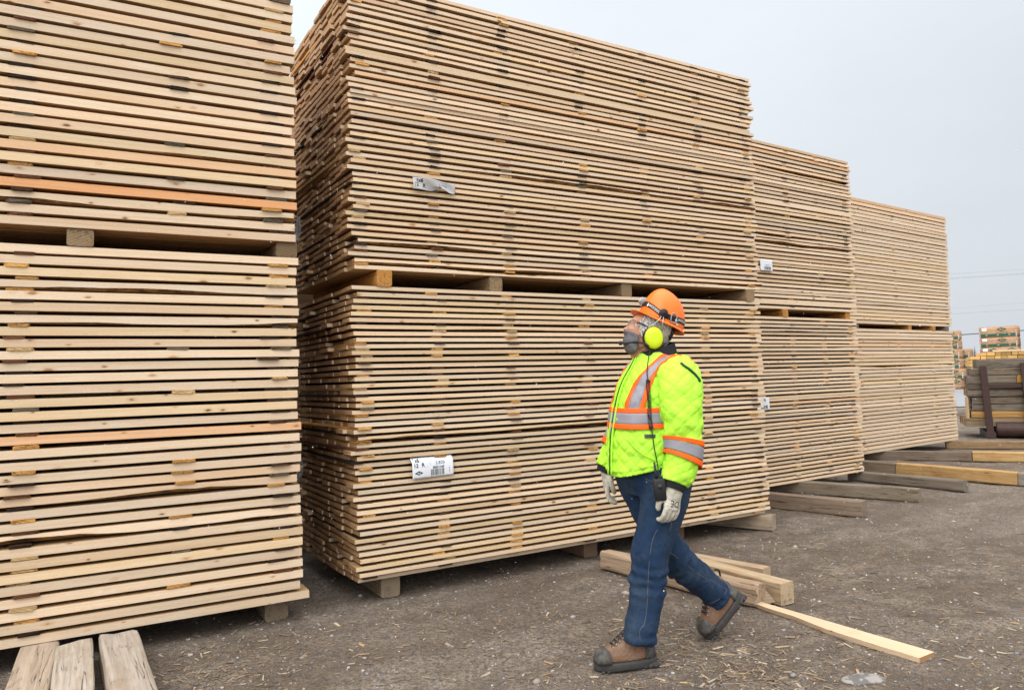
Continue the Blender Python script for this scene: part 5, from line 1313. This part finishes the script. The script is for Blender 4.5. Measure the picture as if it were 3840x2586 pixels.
for i, h in enumerate(hts):
    sh = (.0, -.15, .0, .0, .02, -.05)[i]
    wrapped(c0 - ux * (.92 + sh) + Vector((0, 0, z)), WY, 1.84, .55 if i == 5 else 1.0, h, wr, '%s brown paper wrapped bundle in the left far pile by the farthest stack' % nmz[i], i != 0, (.26, .74) if i % 2 else (.30, .86)); z += h + .01
z = .02
for i, h in enumerate(hts[:4]):
    wrapped(c0 - ux * .92 + uy * (1.35) + ux * .25 + Vector((0, 0, z)), WY, 1.84, 1.1, h, wr, '%s brown paper wrapped bundle in the pile just behind the left far pile' % nmz[i], True); z += h + .01
p_ = D(3819, 1323, 45.2); c1 = Vector((p_.x, p_.y, 0)); z = .02; h2 = [.62, .60, .60, .62, .60, .66]
for i, h in enumerate(h2):
    if i >= 3: wrapped(c1 - ux * 1.0 + Vector((0, 0, z)), WY, 2.0, 1.0, h, wr, '%s brown paper wrapped bundle of the three showing above the yellow lumber' % ('lowest', 'middle', 'top')[i - 3], i > 3, (.60,) if i > 3 else (.36, .84), True)
    else: wrapped(c1 - ux * 1.0 + Vector((0, 0, z)), WY, 2.0, 1.0, h, wr, 'brown paper wrapped bundle hidden behind the yellow lumber, %s layer' % nmz[i])
    z += h + .01
z = .02
for i, h in enumerate(h2):
    wrapped(c1 + ux * 1.35 + uy * .2 + Vector((0, 0, z)), WY, 2.0, 1.0, h * .97, wr, '%s brown wrapped bundle in the pile at the right picture edge' % nmz[i]); z += h + .01
# yellow lumber bundle
def yellow_bundle():
    r = random.Random(3); o_ = D(3640, 1400, 20.5); FY = Frame(o_.x, o_.y, math.radians(-29)); root = empty('yellow_lumber_bundle', FY.p); root.rotation_euler.z = FY.yaw
    tag(root, 'bundle of yellow planed lumber behind the grey timber rack', 'lumber bundle')
    acc = dict(V=[], F=[], T=[], B=[], K=[]); zt = on_face(FY, 3700, 1320)[1]; t = .094; n = int((zt - .2) / t); z = zt - n * t
    for k in range(n):
        x = r.uniform(-.02, .03) + (0, 0, 0, .02)[k % 4] + (.25 if k == n - 1 else 0)
        while x < 3.0:
            w = r.choice((.14, .19, .24)); y0 = r.uniform(-.02, .03); P = [(a, b, c) for a in (x, x + w * .93) for b in (y0, 2.4) for c in (z, z + t * .88)]
            j = r.uniform(.62, 1.12); of = (r.uniform(0, 50), 0, r.uniform(0, 9))
            put(acc, P, BOXF, (.92 * j, .72 * j, .34 * j, 1), [(p[1] + of[0], p[0], p[2] + of[2]) for p in P], [0] * 6, Matrix.Identity(4)); x += w
        z += t
    o = mesh('boards', acc['V'], acc['F'], M_SAWN, root); setattrs(o.data, acc['T'], acc['B'], acc['K'])
    mb = MB(); mb.box(0, 3.0, .02, .16, 0, zt - n * t); mb.box(0, 3.0, 2.0, 2.14, 0, zt - n * t); b = mesh('bearer', mb.V, mb.F, M_OLD, root); setattrs(b.data, [(.2, .17, .14, 1)] * len(mb.V), mb.V, [0] * len(mb.F))
    mb = MB(); mb.box(.55, 1.5, -.02, .2, zt + .004, zt + .05); b = mesh('loose_board', mb.V, mb.F, M_SAWN, root); setattrs(b.data, [(1.0, .95, .82, 1)] * len(mb.V), mb.V, [0] * len(mb.F))
yellow_bundle()
# grey timbers in a steel rack
M_STEEL = plain('rusty_dark_steel', (.050, .026, .022), .55, var=.4, sc_=14)
def rack():
    o_ = D(3629, 1598, 14.6); FR = Frame(o_.x, o_.y, math.radians(-27))
    lay = [(3616, 1598, 1566), (3642, 1566, 1541), (3643, 1541, 1515), (3644, 1515, 1490), (3627, 1488, 1462), (3630, 1462, 1438), (3629, 1438, 1409), (3638, 1409, 1381), (3660, 1381, 1347)]
    cols = [(.27, .21, .145), (.44, .26, .10), (.19, .165, .138), (.175, .148, .12), (.20, .17, .145), (.125, .103, .085), (.21, .18, .15), (.185, .155, .122), (.17, .15, .13)]
    def uz(px, py, n=0.0): return on_face(FR, px, py, n)
    zs_ = []
    for i, (px, yb, yt) in enumerate(lay):
        u, zb = uz(px, yb); zt = uz(px, yt)[1]; h = (zt - zb) * .96; zs_.append((u, zb, h)); L = 2.9
        A = lambda uu: FR.w(uu, 0, 0).xy
        if i == 6:
            timber(A(u), A(u + .80), .14, h, cols[i], 'grey left part of the seventh timber up in the steel rack', 'timbers held in the steel rack', zb, side=-1, ch=.008, rough=.005); timber(A(u + .81), A(u + L), .14, h, (.50, .29, .07), 'orange timber, seventh up in the steel rack', 'timbers held in the steel rack', zb, side=-1, ch=.008)
        else: timber(A(u), A(u + L), .14, h, cols[i], 'timber in the steel rack, %s up from the pipe' % ('lowest, with a splintered left end', '2nd, orange brown', '3rd', '4th', '5th', '6th, darkest', '', '8th', 'topmost')[i], 'timbers held in the steel rack', zb, side=-1, ch=.014, rough=.009, broken=(.06 if i == 0 else .02, 0))
    acc = dict(V=[], F=[], T=[], B=[], K=[])
    for k in range(1, 8):
        for (u, zb, h) in zs_:
            u2 = u + TRNG.uniform(.0, .06); P = [(x, y, z) for x in (u2, u2 + 2.8) for y in (.145 * k, .145 * k + .14) for z in (zb, zb + h)]
            put(acc, P, BOXF, (*TRNG.choice(cols), 1), P, [1, 1, 0, 0, 0, 0], FR.M(0, 0, 0))
    o = mesh('timbers_behind', acc['V'], acc['F'], M_OLD); setattrs(o.data, acc['T'], acc['B'], acc['K']); tag(o, 'rows of grey timbers behind the front ones in the steel rack', kind='stuff')
    root = empty('steel_rack', FR.w(.9, 0, 0)); tag(root, 'dark steel rack with two leaning posts and a pipe base holding grey timbers', 'rack'); lo = root.location.copy()
    def rm(name, mb): return mesh(name, [Vector(v) - lo for v in mb.V], mb.F, M_STEEL, root)
    MR = FR.M(0, 0, 0)
    for (xt, yt, xb) in ((3685, 1372, 3708), (3838, 1360, 3862)):
        ut, zt = uz(xt, yt, -.10); ub, zb = uz(xb, 1600, -.10); mb = MB()
        P = [MR @ Vector((ub + .03 + sx, -.10 + sy, 0)) for sx in (-.058, .058) for sy in (-.04, .04)] + [MR @ Vector((ut + sx, -.10 + sy, zt)) for sx in (-.056, .056) for sy in (-.04, .04)]
        mb.add(P, [(0, 1, 3, 2), (4, 6, 7, 5), (0, 4, 5, 1), (2, 3, 7, 6), (0, 2, 6, 4), (1, 5, 7, 3)]); rm('post', mb)
        mb = MB(); mb.box(ub - .045, ub + .105, -.155, 1.2, 0, .12, MR); rm('foot', mb)
    u, z = uz(3722, 1613); 
    for n in (0.02, .9):
        mb = MB(); mb.tube([MR @ Vector((u + .07, n, .165)), MR @ Vector((u + 2.4, n, .165))], .145, 20); rm('pipe', mb)
    u, z = uz(3705, 1449, -.08); mb = MB(); mb.box(u, u + 1.0, -.10, -.055, z - .02, z + .045, MR); rm('crossbar', mb)
    u, z = uz(3640, 1578); mb = MB(); mb.box(u - .04, u - .015, .03, .5, .28, uz(3639, 1490)[1], MR); o = mesh('end_board', mb.V, mb.F, M_SAWN); setattrs(o.data, [(.9, .8, .62, 1)] * 8, mb.V, [0] * 6); tag(o, 'pale upright board against the left ends of the racked timbers', 'board')
rack()
# power lines and distant spruces
M_WIREL = plain('cable', (.30, .31, .33), .6)
for (pa, pb, Y, r, lab) in (((3552, 1028), (3840, 1010), 60, .010, 'thin power line, highest of those right of the stacks'), ((3552, 1043), (3840, 1024), 60, .012, 'power line just below the highest one'), ((3552, 1046.5), (3840, 1027.5), 61, .012, 'power line, lower of the close pair'), ((3560, 1157), (3840, 1134), 75, .009, 'faint thin power line, halfway down the sky'), ((3560, 1177), (3840, 1160), 60, .013, 'power line beneath the faint one'), ((3620, 1253.5), (3703, 1248), 70, .050, 'thick dark cable between the two wrapped piles')):
    a, b = D(*pa, Y), D(*pb, Y); d = (b - a); A, B = a - d * 3.0, a + d * 6; pts = []
    for k in range(33):
        t = k / 32; s = -3 + 9 * t; pts.append(a + d * s + Vector((0, 0, .02 * (s * (s - 1)) * .25)))
    mb = MB(); mb.tube(pts, r, 6); o = mb.build('power_line', M_WIREL if r < .04 else plain('dark_cable', (.09, .10, .11), .6)); tag(o, lab, 'power line', 'overhead power lines')
M_NEED = plain('spruce_needles', (.030, .045, .040), .9, var=.4, sc_=3); M_BARK = plain('spruce_bark', (.10, .08, .065), .9)
def spruce(loc, H, seed, label):
    r = random.Random(seed); root = empty('spruce_tree', loc); tag(root, label, 'tree', 'distant spruce trees')
    mb = MB(); mb.tube([(0, 0, 0), (0, 0, H * .6), (0, 0, H)], [H * .014, H * .009, H * .002], 6); mesh('trunk', mb.V, mb.F, M_BARK, root)
    V = []; Fc = []
    for k in range(int(70)):
        z = H * (.08 + .92 * k / 70); L = H * .17 * (1 - z / H) ** .8 * r.uniform(.6, 1.15) + .05
        for q in range(7):
            a = r.uniform(0, 6.28); l = L * r.uniform(.5, 1); dz = -l * r.uniform(.15, .5); b = len(V); s = Vector((math.cos(a), math.sin(a), 0)); p = Vector((-s.y, s.x, 0)); w = l * .22
            V += [Vector((0, 0, z)), s * l * .55 + p * w + Vector((0, 0, z + dz * .5)), s * l + Vector((0, 0, z + dz)), s * l * .55 - p * w + Vector((0, 0, z + dz * .45))]; Fc.append((b, b + 1, b + 2, b + 3))
    mesh('crown', V, Fc, M_NEED, root)
tr = random.Random(2)
for i, (px, py, lab) in enumerate(((3690, 1303, 'tallest distant spruce, left of the right wrapped pile'), (3653, 1322, 'small distant spruce right of the left wrapped pile'), (3700, 1316, 'distant spruce touching the right wrapped pile'), (3668, 1336, 'low distant spruce between the wrapped piles'), (3640, 1334, 'low distant spruce beside the left wrapped pile'), (3680, 1330, 'short distant spruce beside the tallest one'))):
    Y = 190 + 12 * (i % 3); p = D(px, py, Y); spruce(Vector((p.x, p.y, 0)), p.z, 40 + i, lab)
for i in range(26):
    a = .50 + .014 * i; Y = 260 + 9 * (i % 4); H = tr.uniform(6.0, 9.0); spruce(Vector((math.tan(a) * Y, Y, 0)), H, 90 + i, 'one of the far spruces in the tree line behind the wrapped piles')
# haze is too thin to notice at this range
